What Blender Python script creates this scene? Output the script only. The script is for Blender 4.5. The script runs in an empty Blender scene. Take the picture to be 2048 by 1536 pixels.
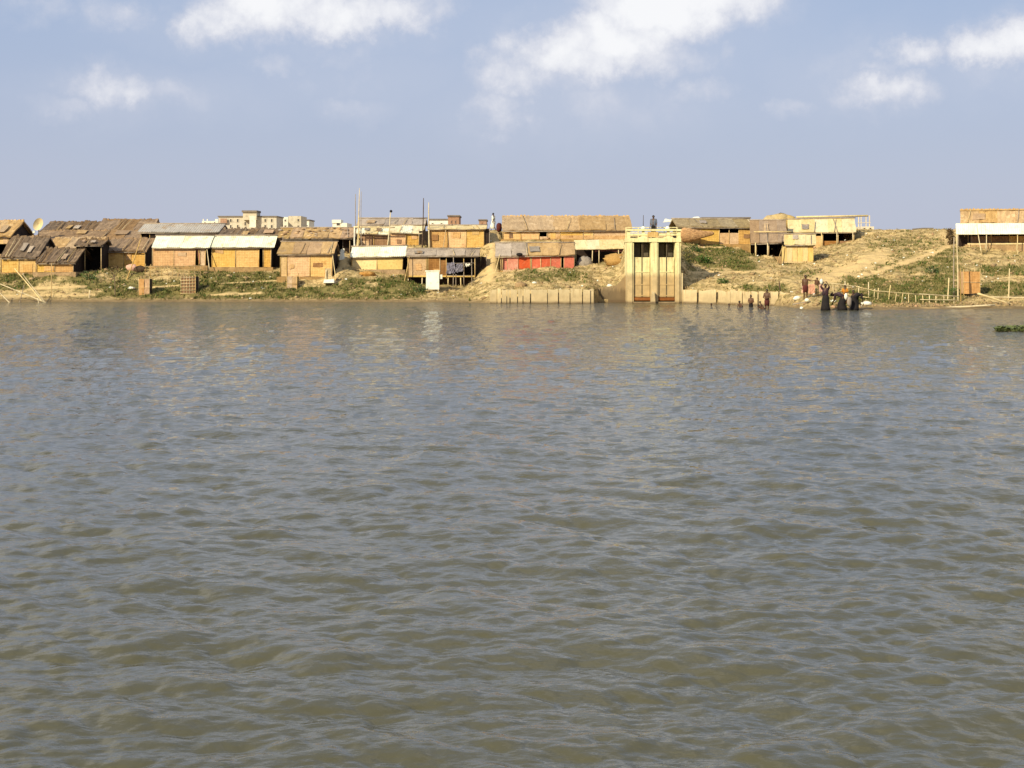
import bpy, bmesh, math, random
import numpy as np
from mathutils import Vector

random.seed(7)
rng = np.random.default_rng(11)
R = math.radians
SC = bpy.context.scene
COL = SC.collection

# ------------------------------------------------------------------ camera, sky, sun, exposure
F = 2844.4          # focal length of the photograph in its own pixels (50 mm on 36 mm, 2048 px wide)
EYE = 3.0           # height of the eye above the river
HOR = 525.0         # row of the true horizon

cam_d = bpy.data.cameras.new('camera')
cam_d.sensor_width = 36.0
cam_d.lens = 50.0
cam_d.shift_y = -(768.0 - HOR) / 2048.0
cam_d.clip_start = 0.1
cam_d.clip_end = 9000.0
cam = bpy.data.objects.new('camera', cam_d)
cam.location = (0, 0, EYE)
cam.rotation_euler = (R(90), 0, 0)
COL.objects.link(cam)
SC.camera = cam

SUN_AZ = R(40)      # degrees to the left of straight behind the camera
SUN_EL = R(31)
SUN_DIR = Vector((-math.sin(SUN_AZ) * math.cos(SUN_EL), -math.cos(SUN_AZ) * math.cos(SUN_EL), math.sin(SUN_EL)))
sun_d = bpy.data.lights.new('sun', 'SUN')
sun_d.energy = 5.0
sun_d.angle = R(0.53)
sun_d.color = (1.0, 0.88, 0.62)
sun = bpy.data.objects.new('sun', sun_d)
sun.rotation_euler = SUN_DIR.to_track_quat('Z', 'Y').to_euler()
sun.location = (-60, -40, 60)
COL.objects.link(sun)

SC.view_settings.view_transform = 'Standard'
SC.view_settings.look = 'None'
SC.view_settings.exposure = 0.3
SC.view_settings.gamma = 1.0
SC.view_settings.use_curve_mapping = False
SC.render.engine = 'CYCLES'
SC.cycles.max_bounces = 6
SC.cycles.use_denoising = True

world = bpy.data.worlds.new('World')
SC.world = world
world.use_nodes = True
SKY_STRENGTH = 0.07


class NT:
    """small helper to write node trees"""
    def __init__(self, tree):
        self.t = tree
        self.n = tree.nodes
        self.l = tree.links

    def put(self, sock, v):
        if hasattr(v, 'is_linked') or hasattr(v, 'links'):
            self.l.new(v, sock)
        elif v is not None:
            if isinstance(v, (tuple, list)) and len(v) == 3 and sock.type == 'RGBA':
                v = (*v, 1.0)
            sock.default_value = v

    def math(self, op, a, b=None, c=None, clamp=False):
        n = self.n.new('ShaderNodeMath')
        n.operation = op
        n.use_clamp = clamp
        self.put(n.inputs[0], a)
        if b is not None:
            self.put(n.inputs[1], b)
        if c is not None:
            self.put(n.inputs[2], c)
        return n.outputs[0]

    def vmath(self, op, a, b=None):
        n = self.n.new('ShaderNodeVectorMath')
        n.operation = op
        self.put(n.inputs[0], a)
        if b is not None:
            self.put(n.inputs[1], b)
        return n.outputs['Value'] if op in ('LENGTH', 'DOT_PRODUCT', 'DISTANCE') else n.outputs[0]

    def mix(self, fac, a, b, mode='MIX'):
        n = self.n.new('ShaderNodeMix')
        n.data_type = 'RGBA'
        n.blend_type = mode
        n.clamp_factor = True
        self.put(n.inputs[0], fac)
        self.put(n.inputs[6], a)
        self.put(n.inputs[7], b)
        return n.outputs[2]

    def ramp(self, v, a, b, lo=0.0, hi=1.0, smooth=True):
        n = self.n.new('ShaderNodeMapRange')
        n.interpolation_type = 'SMOOTHSTEP' if smooth else 'LINEAR'
        self.put(n.inputs[0], v)
        n.inputs[1].default_value = a
        n.inputs[2].default_value = b
        n.inputs[3].default_value = lo
        n.inputs[4].default_value = hi
        return n.outputs[0]

    def noise(self, vec, scale, detail=4.0, rough=0.55, dist=0.0):
        n = self.n.new('ShaderNodeTexNoise')
        if vec is not None:
            self.put(n.inputs['Vector'], vec)
        n.inputs['Scale'].default_value = scale
        n.inputs['Detail'].default_value = detail
        n.inputs['Roughness'].default_value = rough
        n.inputs['Distortion'].default_value = dist
        return n.outputs[0]

    def comb(self, x, y, z):
        n = self.n.new('ShaderNodeCombineXYZ')
        self.put(n.inputs[0], x)
        self.put(n.inputs[1], y)
        self.put(n.inputs[2], z)
        return n.outputs[0]

    def sep(self, v):
        n = self.n.new('ShaderNodeSeparateXYZ')
        self.put(n.inputs[0], v)
        return n.outputs


def build_sky():
    T = NT(world.node_tree)
    T.n.clear()
    out = T.n.new('ShaderNodeOutputWorld')
    bg = T.n.new('ShaderNodeBackground')
    bg.inputs['Strength'].default_value = SKY_STRENGTH
    T.l.new(bg.outputs[0], out.inputs[0])
    sky = T.n.new('ShaderNodeTexSky')
    sky.sky_type = 'NISHITA'
    sky.sun_disc = False
    sky.sun_elevation = SUN_EL
    sky.sun_rotation = math.pi + SUN_AZ
    sky.altitude = 0
    sky.air_density = 1.0
    sky.dust_density = 2.0
    sky.ozone_density = 1.5
    k = 0.82 / SKY_STRENGTH      # (0.82 undoes the exposure)
    tc = T.n.new('ShaderNodeTexCoord')
    d = T.vmath('NORMALIZE', tc.outputs['Generated'])
    x, y, z = T.sep(d)
    az = T.math('ARCTAN2', x, y)
    el = T.math('ARCSINE', z)
    # dusty air of the plain: a pale lavender that thickens towards the horizon, all round
    haze = T.ramp(el, -0.02, 0.45, 0.93, 0.66, False)
    hz = T.mix(T.ramp(el, 0.0, 0.20), (0.520 * k, 0.555 * k, 0.680 * k), (0.425 * k, 0.525 * k, 0.735 * k))
    base = T.mix(haze, sky.outputs[0], hz)
    # fair-weather clouds: single heaps, and a scatter over the unseen rest of the sky, thickened to whiten the river's reflections
    heaps = [(430, 40, 75, 42, .72), (530, 10, 120, 62, 1.0), (655, 30, 120, 46, .92), (790, 25, 110, 42, .75), (880, 20, 65, 40, .5),
             (1345, 5, 165, 62, 1.15), (1250, 75, 125, 55, .95), (1140, 110, 120, 55, .85), (1330, 115, 110, 38, .62),
             (1040, 150, 100, 50, .68), (1000, 215, 70, 42, .55), (1180, 185, 160, 42, .42), (1090, 165, 130, 50, .5),
             (1410, 180, 70, 28, .45), (1485, 105, 40, 18, .36), (1580, 205, 46, 22, .42),
             (1770, 183, 92, 36, .68), (1835, 105, 60, 30, .62), (1760, 132, 50, 20, .4), (1970, 88, 66, 42, .88), (2050, 70, 70, 45, .9),
             (230, 175, 90, 34, .60), (130, 212, 60, 22, .42), (345, 190, 70, 30, .40),
             (230, 30, 80, 32, .50), (60, 20, 48, 22, .42), (550, 130, 55, 25, .38), (650, 110, 85, 30, .32), (700, 215, 80, 26, .38),
             (1170, 200, 270, 75, .36), (720, 150, 260, 60, .26), (330, 190, 210, 50, .30), (1720, 140, 190, 75, .30), (640, 60, 330, 60, .34), (1240, 80, 330, 110, .36), (1990, 120, 130, 70, .32)]
    warp = T.noise(d, 20.0, 7.0, 0.66)
    warp2 = T.noise(T.vmath('ADD', d, (3.1, 1.7, 0.4)), 17.0, 7.0, 0.66)
    wz = T.math('MULTIPLY', T.math('SUBTRACT', warp, 0.5), 0.050)
    wa = T.math('MULTIPLY', T.math('SUBTRACT', warp2, 0.5), 0.085)
    uv = T.comb(T.math('ADD', az, wa), T.math('ADD', el, wz), 0.0)
    field = None
    for (cx, cy, rx, ry, s) in heaps:
        a = math.atan((cx - 1024) / F)
        e = math.atan((HOR - cy) / F * math.cos(a))
        p = T.vmath('SUBTRACT', uv, (a, e, 0.0))
        p = T.vmath('MULTIPLY', p, (F / (rx * 2.05), F / (ry * 2.1), 0.0))
        g = T.ramp(T.vmath('LENGTH', p), 0.0, 1.0, s, 0.0)
        field = g if field is None else T.math('MAXIMUM', field, g)
    away = T.math('MAXIMUM', T.ramp(T.math('ABSOLUTE', az), 0.37, 0.55), T.ramp(el, 0.20, 0.30))
    away = T.math('MULTIPLY', away, T.ramp(el, 0.02, 0.14))
    lift = T.math('ADD', z, 0.25)
    dome = T.comb(T.math('DIVIDE', x, lift), T.math('DIVIDE', y, lift), 0.0)
    scat = T.ramp(T.noise(dome, 2.2, 5.0, 0.55), 0.42, 0.66)
    field = T.math('MAXIMUM', field, T.math('MULTIPLY', scat, away))
    fine = T.noise(d, 42.0, 5.0, 0.58)
    field2 = T.math('MULTIPLY', field, T.ramp(fine, 0.25, 0.72, 0.62, 1.22, False))
    cov = T.math('MAXIMUM', T.ramp(field2, 0.04, 0.66), T.ramp(field, 0.0, 0.7, 0.0, 0.62, False))
    body = T.ramp(field2, 0.30, 1.0)
    ccol = T.mix(body, (0.66 * k, 0.68 * k, 0.77 * k), (0.97 * k, 0.97 * k, 0.98 * k))
    col = T.mix(T.math('MULTIPLY', cov, 0.92), base, ccol)
    T.l.new(col, bg.inputs['Color'])


build_sky()

# ------------------------------------------------------------------ placing: bearing and height of a point at a chosen real distance
def wx(px, D):
    return (px - 1024.0) / F * D


def wz(py, D):
    return EYE - (py - HOR) / F * D


def P(px, py, D):
    return Vector((wx(px, D), D, wz(py, D)))


# ------------------------------------------------------------------ numpy value noise
_tab = rng.random((256, 256))


def vnoise(x, y):
    xi = np.floor(x).astype(int)
    yi = np.floor(y).astype(int)
    fx = x - xi
    fy = y - yi
    fx = fx * fx * (3 - 2 * fx)
    fy = fy * fy * (3 - 2 * fy)
    a = _tab[xi % 256, yi % 256]
    b = _tab[(xi + 1) % 256, yi % 256]
    c = _tab[xi % 256, (yi + 1) % 256]
    d = _tab[(xi + 1) % 256, (yi + 1) % 256]
    return (a * (1 - fx) + b * fx) * (1 - fy) + (c * (1 - fx) + d * fx) * fy


def fbm(x, y, o=4):
    s = 0.0
    a = 0.5
    for i in range(o):
        s = s + a * vnoise(x * 2 ** i + 17.3 * i, y * 2 ** i + 5.1 * i)
        a *= 0.5
    return s


# ------------------------------------------------------------------ mesh collector
class G:
    def __init__(self):
        self.v = []
        self.f = []
        self.s = []          # smooth flag per face

    def quad(self, a, b, c, d):
        n = len(self.v)
        self.v += [tuple(a), tuple(b), tuple(c), tuple(d)]
        self.f.append((n, n + 1, n + 2, n + 3))
        self.s.append(False)

    def tri(self, a, b, c):
        n = len(self.v)
        self.v += [tuple(a), tuple(b), tuple(c)]
        self.f.append((n, n + 1, n + 2))
        self.s.append(False)

    def box(self, x0, x1, y0, y1, z0, z1, j=0.0):
        n = len(self.v)
        for z in (z0, z1):
            for (x, y) in ((x0, y0), (x1, y0), (x1, y1), (x0, y1)):
                self.v.append((x + random.uniform(-j, j), y + random.uniform(-j, j), z + random.uniform(-j, j)))
        for f in ((0, 3, 2, 1), (4, 5, 6, 7), (0, 1, 5, 4), (1, 2, 6, 5), (2, 3, 7, 6), (3, 0, 4, 7)):
            self.f.append(tuple(n + i for i in f))
            self.s.append(False)
        return self

    def prism(self, poly, off):
        """poly: list of points of one face, off: extrusion vector"""
        n = len(self.v)
        k = len(poly)
        off = Vector(off)
        for p in poly:
            self.v.append(tuple(p))
        for p in poly:
            self.v.append(tuple(Vector(p) + off))
        self.f.append(tuple(range(n + k - 1, n - 1, -1)))
        self.f.append(tuple(range(n + k, n + 2 * k)))
        self.s += [False, False]
        for i in range(k):
            j = (i + 1) % k
            self.f.append((n + i, n + j, n + k + j, n + k + i))
            self.s.append(False)
        return self

    def tube(self, p, q, r0, r1=None, n=7, bend=0.0, segs=1, knots=False):
        r1 = r0 if r1 is None else r1
        p = Vector(p)
        q = Vector(q)
        ax = (q - p)
        L = ax.length
        if L < 1e-6:
            return self
        ax.normalize()
        u = ax.orthogonal().normalized()
        w = ax.cross(u)
        b = len(self.v)
        bd = Vector((random.uniform(-1, 1), random.uniform(-1, 1), random.uniform(-.3, .3))) * bend * L
        for s in range(segs + 1):
            t = s / segs
            c = p.lerp(q, t) + bd * math.sin(math.pi * t)
            r = r0 + (r1 - r0) * t
            if knots and s % 2:
                r *= 1.18
            for i in range(n):
                a = 2 * math.pi * i / n
                self.v.append(tuple(c + (u * math.cos(a) + w * math.sin(a)) * r))
        for s in range(segs):
            for i in range(n):
                j = (i + 1) % n
                self.f.append((b + s * n + i, b + s * n + j, b + (s + 1) * n + j, b + (s + 1) * n + i))
                self.s.append(True)
        self.f.append(tuple(b + i for i in reversed(range(n))))
        self.f.append(tuple(b + segs * n + i for i in range(n)))
        self.s += [False, False]
        return self

    def ball(self, c, r, n=10, m=7, sq=(1, 1, 1), jit=0.0, top=1.0):
        b = len(self.v)
        c = Vector(c)
        for i in range(m + 1):
            th = math.pi * i / m
            for k in range(n):
                ph = 2 * math.pi * k / n
                rr = r * (1 + random.uniform(-jit, jit))
                self.v.append((c.x + rr * sq[0] * math.sin(th) * math.cos(ph), c.y + rr * sq[1] * math.sin(th) * math.sin(ph),
                               c.z + rr * sq[2] * math.cos(th) * (top if i < m / 2 else 1)))
        for i in range(m):
            for k in range(n):
                k2 = (k + 1) % n
                self.f.append((b + i * n + k, b + (i + 1) * n + k, b + (i + 1) * n + k2, b + i * n + k2))
                self.s.append(True)
        return self

    def loft(self, rings, n=14, fold=0.0, cap=True, ph0=0.0):
        """rings: (centre, rx, ry)"""
        b = len(self.v)
        for (c, rx, ry) in rings:
            c = Vector(c)
            for i in range(n):
                a = 2 * math.pi * i / n + ph0
                k = 1 + fold * math.sin(a * 5 + c.z * 3) + random.uniform(-fold, fold) * .3
                self.v.append((c.x + math.cos(a) * rx * k, c.y + math.sin(a) * ry * k, c.z))
        m = len(rings)
        for s in range(m - 1):
            for i in range(n):
                j = (i + 1) % n
                self.f.append((b + s * n + i, b + s * n + j, b + (s + 1) * n + j, b + (s + 1) * n + i))
                self.s.append(True)
        if cap:
            self.f.append(tuple(b + i for i in reversed(range(n))))
            self.f.append(tuple(b + (m - 1) * n + i for i in range(n)))
            self.s += [False, False]
        return self

    def sheet(self, bl, br, tl, tr, nu, nv, th, lump=0.0, edge=0.0, sag=0.0, wave=0.0, wn=0, up=None):
        """a slab over four corners: top grid, bottom grid, rim.  lump = relief, edge = ragged lower edge, sag = hanging middle"""
        bl, br, tl, tr = Vector(bl), Vector(br), Vector(tl), Vector(tr)
        nrm = (br - bl).cross(tl - bl).normalized()
        if up is None and nrm.z < 0:
            nrm = -nrm
        dn = (bl - tl).normalized()
        b = len(self.v)
        top, bot = [], []
        for j in range(nv + 1):
            v = j / nv
            for i in range(nu + 1):
                u = i / nu
                p = bl.lerp(br, u).lerp(tl.lerp(tr, u), v)
                p = p + nrm * random.uniform(-lump, lump)
                if wave:
                    p = p + nrm * (wave * math.cos(2 * math.pi * wn * u))
                p = p + Vector((0, 0, -sag * math.sin(math.pi * u) * (1 - v * .5)))
                if j == 0:
                    p = p + dn * random.uniform(-edge, edge)
                if j == nv:
                    p = p + dn * random.uniform(-edge, edge) * .5
                if i in (0, nu):
                    p = p + (br - bl).normalized() * random.uniform(-edge, edge) * .6
                top.append(p)
                bot.append(p - nrm * th)
        self.v += [tuple(p) for p in top] + [tuple(p) for p in bot]
        N = (nu + 1) * (nv + 1)
        ix = lambda i, j: b + j * (nu + 1) + i
        for j in range(nv):
            for i in range(nu):
                self.f.append((ix(i, j), ix(i + 1, j), ix(i + 1, j + 1), ix(i, j + 1)))
                self.f.append((N + ix(i, j), N + ix(i, j + 1), N + ix(i + 1, j + 1), N + ix(i + 1, j)))
                self.s += [False, False]
        rim = [ix(i, 0) for i in range(nu + 1)] + [ix(nu, j) for j in range(1, nv + 1)] + [ix(i, nv) for i in range(nu - 1, -1, -1)] + [ix(0, j) for j in range(nv - 1, 0, -1)]
        for a in range(len(rim)):
            c, d = rim[a], rim[(a + 1) % len(rim)]
            self.f.append((c, N + c, N + d, d))
            self.s.append(False)
        return self

    def build(self, name, mat, parent=None, fix=True):
        o0 = Vector((0, 0, 0)) if parent is None else parent['_o']
        o0 = Vector(o0)
        me = bpy.data.meshes.new(name)
        if parent is None:
            a = np.array(self.v)
            o0 = Vector(((a[:, 0].min() + a[:, 0].max()) / 2, (a[:, 1].min() + a[:, 1].max()) / 2, a[:, 2].min()))
        me.from_pydata([(x - o0.x, y - o0.y, z - o0.z) for (x, y, z) in self.v], [], self.f)
        me.polygons.foreach_set('use_smooth', self.s)
        if fix:
            bm = bmesh.new()
            bm.from_mesh(me)
            bmesh.ops.recalc_face_normals(bm, faces=bm.faces)
            bm.to_mesh(me)
            bm.free()
        me.materials.append(mat)
        ob = bpy.data.objects.new(name, me)
        COL.objects.link(ob)
        if parent is None:
            ob.location = o0
            OBJ_O[ob.name] = o0
        else:
            ob.parent = parent
        ob['_o'] = tuple(o0)
        return ob


OBJ_O = {}


def thing(name, label, cat, loc, group=None):
    o = bpy.data.objects.new(name, None)
    COL.objects.link(o)
    o.location = loc
    o.empty_display_size = 0.3
    o['_o'] = tuple(loc)
    o['label'] = label
    o['category'] = cat
    if group:
        o['group'] = group
    return o


def tag(o, label, cat, group=None):
    o['label'] = label
    o['category'] = cat
    if group:
        o['group'] = group
    return o


# ------------------------------------------------------------------ materials
def new_mat(name):
    m = bpy.data.materials.new(name)
    m.use_nodes = True
    T = NT(m.node_tree)
    b = T.n['Principled BSDF']
    return m, T, b


def mat(name, c1, c2, scale=3.0, stretch=(1, 1, 1), rough=0.85, bump=0.0, bscale=None, c3=None, s3=0.8, t3=(0.55, 0.7), vary=0.12,
        weave=0.0, spec=0.25, corr=0.0, metal=0.0, hue=0.0):
    m, T, b = new_mat(name)
    tc = T.n.new('ShaderNodeTexCoord')
    oi = T.n.new('ShaderNodeObjectInfo')
    v = T.vmath('MULTIPLY', tc.outputs['Object'], stretch)
    off = T.math('MULTIPLY', oi.outputs['Random'], 37.0)
    v = T.vmath('ADD', v, T.comb(off, off, off))
    n1 = T.noise(v, scale, 5.0, 0.6)
    col = T.mix(T.ramp(n1, 0.3, 0.7), c1, c2)
    if c3 is not None:
        n3 = T.noise(T.vmath('ADD', tc.outputs['Object'], T.comb(off, 0.0, off)), s3, 4.0, 0.6)
        col = T.mix(T.ramp(n3, t3[0], t3[1]), col, c3)
    nf = T.noise(v, scale * 4.5, 3.0, 0.6)
    col = T.mix(T.ramp(nf, 0.48, 0.70, 0.0, 0.62), col, tuple(q * .66 for q in c2))
    hgt = T.math('ADD', n1, T.math('MULTIPLY', nf, 0.5))
    if weave:
        sx, sy, sz = T.sep(tc.outputs['Object'])
        a = T.math('SINE', T.math('MULTIPLY', T.math('ADD', T.math('ADD', sx, sy), sz), 2 * math.pi / weave))
        c = T.math('SINE', T.math('MULTIPLY', T.math('SUBTRACT', T.math('ADD', sx, sy), sz), 2 * math.pi / weave))
        w = T.math('MULTIPLY', a, c)
        col = T.mix(T.ramp(w, -0.6, 0.6, 0.0, 0.55), col, tuple(q * .8 for q in c2))
        hgt = T.math('ADD', hgt, T.math('MULTIPLY', w, 0.3))
    if corr:
        sx, sy, sz = T.sep(tc.outputs['Object'])
        w = T.math('SINE', T.math('MULTIPLY', sx, 2 * math.pi / corr))
        hgt = T.math('ADD', hgt, w)
    if vary:
        hs = T.n.new('ShaderNodeHueSaturation')
        T.put(hs.inputs['Value'], T.math('ADD', T.math('MULTIPLY', oi.outputs['Random'], 2 * vary), 1 - vary))
        r2 = T.math('FRACT', T.math('MULTIPLY', oi.outputs['Random'], 91.7))
        T.put(hs.inputs['Hue'], T.math('ADD', T.math('MULTIPLY', r2, 2 * hue), 0.5 - hue))
        T.put(hs.inputs['Saturation'], T.math('ADD', T.math('MULTIPLY', r2, 0.3), 0.85))
        T.put(hs.inputs['Color'], col)
        col = hs.outputs[0]
    T.put(b.inputs['Base Color'], col)
    b.inputs['Roughness'].default_value = rough
    b.inputs['Specular IOR Level'].default_value = spec
    b.inputs['Metallic'].default_value = metal
    if bump:
        bn = T.n.new('ShaderNodeBump')
        bn.inputs['Strength'].default_value = bump
        bn.inputs['Distance'].default_value = 0.05
        T.put(bn.inputs['Height'], hgt)
        T.l.new(bn.outputs[0], b.inputs['Normal'])
    return m


M = {}
M['mat_gold'] = mat('bamboo_matting_gold', (.74, .49, .205), (.60, .37, .135), 2.8, (1, 1, 1.6), bump=.5, weave=.27, c3=(.42, .22, .07), s3=1.9, hue=.008, vary=.08)
M['mat_orange'] = mat('bamboo_matting_orange', (.68, .42, .17), (.52, .30, .11), 3.0, (1, 1, 1.5), bump=.5, weave=.27, c3=(.36, .17, .06), s3=1.9, vary=.08, hue=.008)
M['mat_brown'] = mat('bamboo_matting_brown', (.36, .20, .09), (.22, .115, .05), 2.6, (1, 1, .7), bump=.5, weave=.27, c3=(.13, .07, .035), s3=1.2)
M['mat_pale'] = mat('bamboo_matting_pale', (.72, .49, .20), (.58, .37, .14), 2.0, (1, 1, 1), bump=.4, weave=.27, c3=(.42, .27, .12), s3=1.2, t3=(.6, .75))
M['mat_pink'] = mat('faded_pinkish_board', (.60, .42, .24), (.46, .30, .16), 3.0, (1, 1, 1), bump=.4, c3=(.30, .17, .09), s3=2.4, vary=.08)
M['mat_dark'] = mat('matting_painted_as_shade', (.035, .022, .014), (.018, .011, .008), 3.0, bump=.4, vary=.2)  # near-black colour stands for shade on side walls and in gaps
M['cream_wall'] = mat('cream_plastered_wall', (.76, .58, .24), (.70, .51, .20), 1.2, bump=.2, c3=(.60, .42, .16), s3=.8, t3=(.6, .8))
M['thatch'] = mat('weathered_thatch', (.30, .195, .105), (.185, .118, .065), 5.0, (1, .35, .35), bump=.9, c3=(.36, .24, .13), s3=1.3, vary=.14)
M['thatch_dark'] = mat('old_dark_thatch', (.20, .135, .08), (.105, .07, .042), 5.0, (1, .35, .35), bump=.9, c3=(.27, .185, .11), s3=1.4)
M['thatch_gold'] = mat('straw_thatch', (.47, .32, .16), (.33, .215, .105), 4.0, (1, .4, .4), bump=.9, c3=(.54, .39, .22), s3=1.3, vary=.14)
M['roof_mat'] = mat('bamboo_sheet_roof', (.46, .31, .16), (.34, .22, .11), 3.0, (1, .4, .4), bump=.6, c3=(.30, .21, .13), s3=1.0, vary=.18, hue=.01)
M['roof_gray'] = mat('greyed_sheet_roof', (.40, .33, .26), (.29, .235, .185), 2.5, (1, .4, .4), bump=.5, c3=(.47, .38, .27), s3=.9, vary=.15)
M['roof_blue'] = mat('weathered_tin_roof', (.44, .41, .36), (.35, .32, .28), 1.8, (1, .3, .3), rough=.6, bump=.4, corr=.2, c3=(.36, .27, .18), s3=1.0, vary=.08)
M['roof_white'] = mat('pale_tin_roof', (.80, .78, .60), (.72, .69, .50), 1.4, (1, .3, .3), rough=.6, bump=.3, corr=.16, c3=(.52, .42, .24), s3=1.1, t3=(.54, .72), vary=.05)
M['roof_cream'] = mat('cream_sheet_roof', (.68, .56, .32), (.58, .46, .24), 1.4, (1, .3, .3), rough=.7, bump=.3, c3=(.54, .42, .2), s3=1.2, vary=.07)
M['roof_olive'] = mat('olive_brown_thatch', (.34, .255, .125), (.24, .175, .085), 4.0, (1, .35, .35), bump=.8, c3=(.40, .31, .16), s3=1.2)
M['roof_brown'] = mat('brown_sheet_roof', (.33, .225, .13), (.25, .165, .095), 3.0, (1, .4, .4), bump=.6, c3=(.38, .27, .16), s3=1.0, vary=.1)
M['red'] = mat('red_painted_tin_sheet', (.62, .165, .095), (.55, .13, .075), 1.6, bump=.25, rough=.65, c3=(.62, .27, .17), s3=1.4, vary=.14)
M['red_pale'] = mat('faded_red_sheet', (.62, .27, .18), (.54, .19, .12), 2.2, bump=.25, c3=(.66, .42, .30), s3=2.0, vary=.05)
M['bamboo'] = mat('bamboo_pole', (.52, .37, .17), (.40, .27, .115), 6.0, rough=.6, bump=.3, c3=(.26, .17, .08), s3=2.0, vary=.18)
M['bamboo_pale'] = mat('bleached_bamboo', (.66, .54, .31), (.55, .43, .23), 5.0, rough=.6, bump=.3, c3=(.40, .3, .16), s3=2.0, vary=.12)
M['bamboo_gray'] = mat('grey_weathered_pole', (.36, .30, .23), (.24, .19, .145), 5.0, bump=.3, vary=.15)
M['wood_dark'] = mat('dark_wood', (.10, .065, .04), (.055, .036, .024), 6.0, bump=.4, vary=.2)
M['plank'] = mat('sawn_plank', (.62, .46, .20), (.54, .37, .15), 3.0, (4, 4, .5), bump=.4, c3=(.44, .30, .13), s3=1.4, vary=.12)
M['earth'] = mat('dried_mud', (.40, .26, .12), (.30, .19, .085), 2.2, bump=.8, c3=(.24, .16, .08), s3=1.1, vary=.06)
M['mud'] = mat('damp_mud', (.22, .15, .085), (.15, .10, .06), 2.4, bump=.8, vary=.05)
M['white'] = mat('white_cloth', (.80, .78, .66), (.72, .70, .58), 2.0, bump=.3, vary=.05)
M['white_clean'] = mat('white_painted_board', (.80, .80, .68), (.74, .74, .6), 1.0, rough=.6, bump=.1, c3=(.66, .63, .48), s3=1.0, vary=.03)
M['blue_cloth'] = mat('blue_grey_cloth', (.20, .19, .24), (.10, .095, .12), 4.0, bump=.6, c3=(.30, .28, .32), s3=3.0, vary=.1)
M['gray_tarp'] = mat('grey_tarpaulin', (.30, .26, .215), (.20, .17, .14), 3.0, bump=.6, c3=(.36, .28, .23), s3=2.0, vary=.1)
M['pink_cloth'] = mat('pink_cloth', (.60, .36, .27), (.52, .29, .21), 3.0, bump=.4, vary=.1)
M['brick'] = mat('russet_matting', (.64, .39, .19), (.50, .28, .125), 4.0, bump=.5, c3=(.64, .42, .22), s3=2.8, vary=.06, weave=.2)
M['straw'] = mat('straw_heap', (.48, .25, .075), (.24, .12, .035), 5.0, (1, 1, 2.5), bump=1.0, c3=(.55, .35, .14), s3=2.0)
M['hay'] = mat('pale_hay', (.56, .42, .20), (.40, .29, .13), 5.0, (1, 1, 2.5), bump=1.0, vary=.1)
M['skin'] = mat('brown_skin', (.115, .060, .034), (.09, .046, .026), 6.0, rough=.55, vary=.06)
M['hair'] = mat('black_hair', (.014, .011, .010), (.008, .007, .006), 20.0, rough=.5, vary=.0)
M['cloth_dark'] = mat('dark_plum_cloth', (.045, .022, .030), (.025, .013, .017), 5.0, bump=.4, vary=.1, c3=(.09, .05, .075), s3=4.0)
M['cloth_black'] = mat('black_cloth', (.020, .016, .017), (.012, .010, .010), 5.0, bump=.4, vary=.1)
M['cloth_maroon'] = mat('maroon_cloth', (.105, .030, .025), (.07, .02, .018), 5.0, bump=.4, vary=.1)
M['cloth_orange'] = mat('orange_cloth', (.50, .23, .06), (.36, .15, .035), 5.0, bump=.4, vary=.1)
M['cloth_ochre'] = mat('ochre_cloth', (.40, .29, .11), (.30, .21, .07), 5.0, bump=.4, vary=.1)
M['cloth_slate'] = mat('slate_blue_cloth', (.12, .14, .19), (.085, .10, .14), 5.0, bump=.3, vary=.05)
M['leaf'] = mat('green_leaves', (.075, .125, .028), (.045, .085, .018), 3.0, rough=.6, vary=.25, hue=.02)
M['leaf_dry'] = mat('brown_leaves', (.16, .10, .045), (.085, .06, .028), 3.0, rough=.8, vary=.2)
M['bark'] = mat('bark', (.22, .16, .10), (.13, .09, .055), 8.0, bump=.6, vary=.1)
M['far_wall'] = mat('far_plaster', (.60, .53, .40), (.52, .45, .33), .35, bump=.1, c3=(.42, .34, .24), s3=.25, t3=(.55, .8), vary=.05)
M['far_white'] = mat('far_whitewash', (.78, .74, .62), (.70, .66, .53), .5, bump=.1, vary=.05)
M['far_dark'] = mat('far_window_dark', (.075, .07, .065), (.05, .045, .045), 1.0, rough=.3, vary=.1)
M['far_roof'] = mat('far_flat_roof', (.20, .17, .14), (.15, .125, .10), 1.0, vary=.1)
M['far_brick'] = mat('far_brick', (.40, .24, .15), (.32, .18, .11), 1.2, vary=.06)
M['glass_dark'] = mat('dark_gate_grating', (.12, .095, .055), (.075, .06, .035), 2.0, rough=.7, vary=.05)


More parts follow.
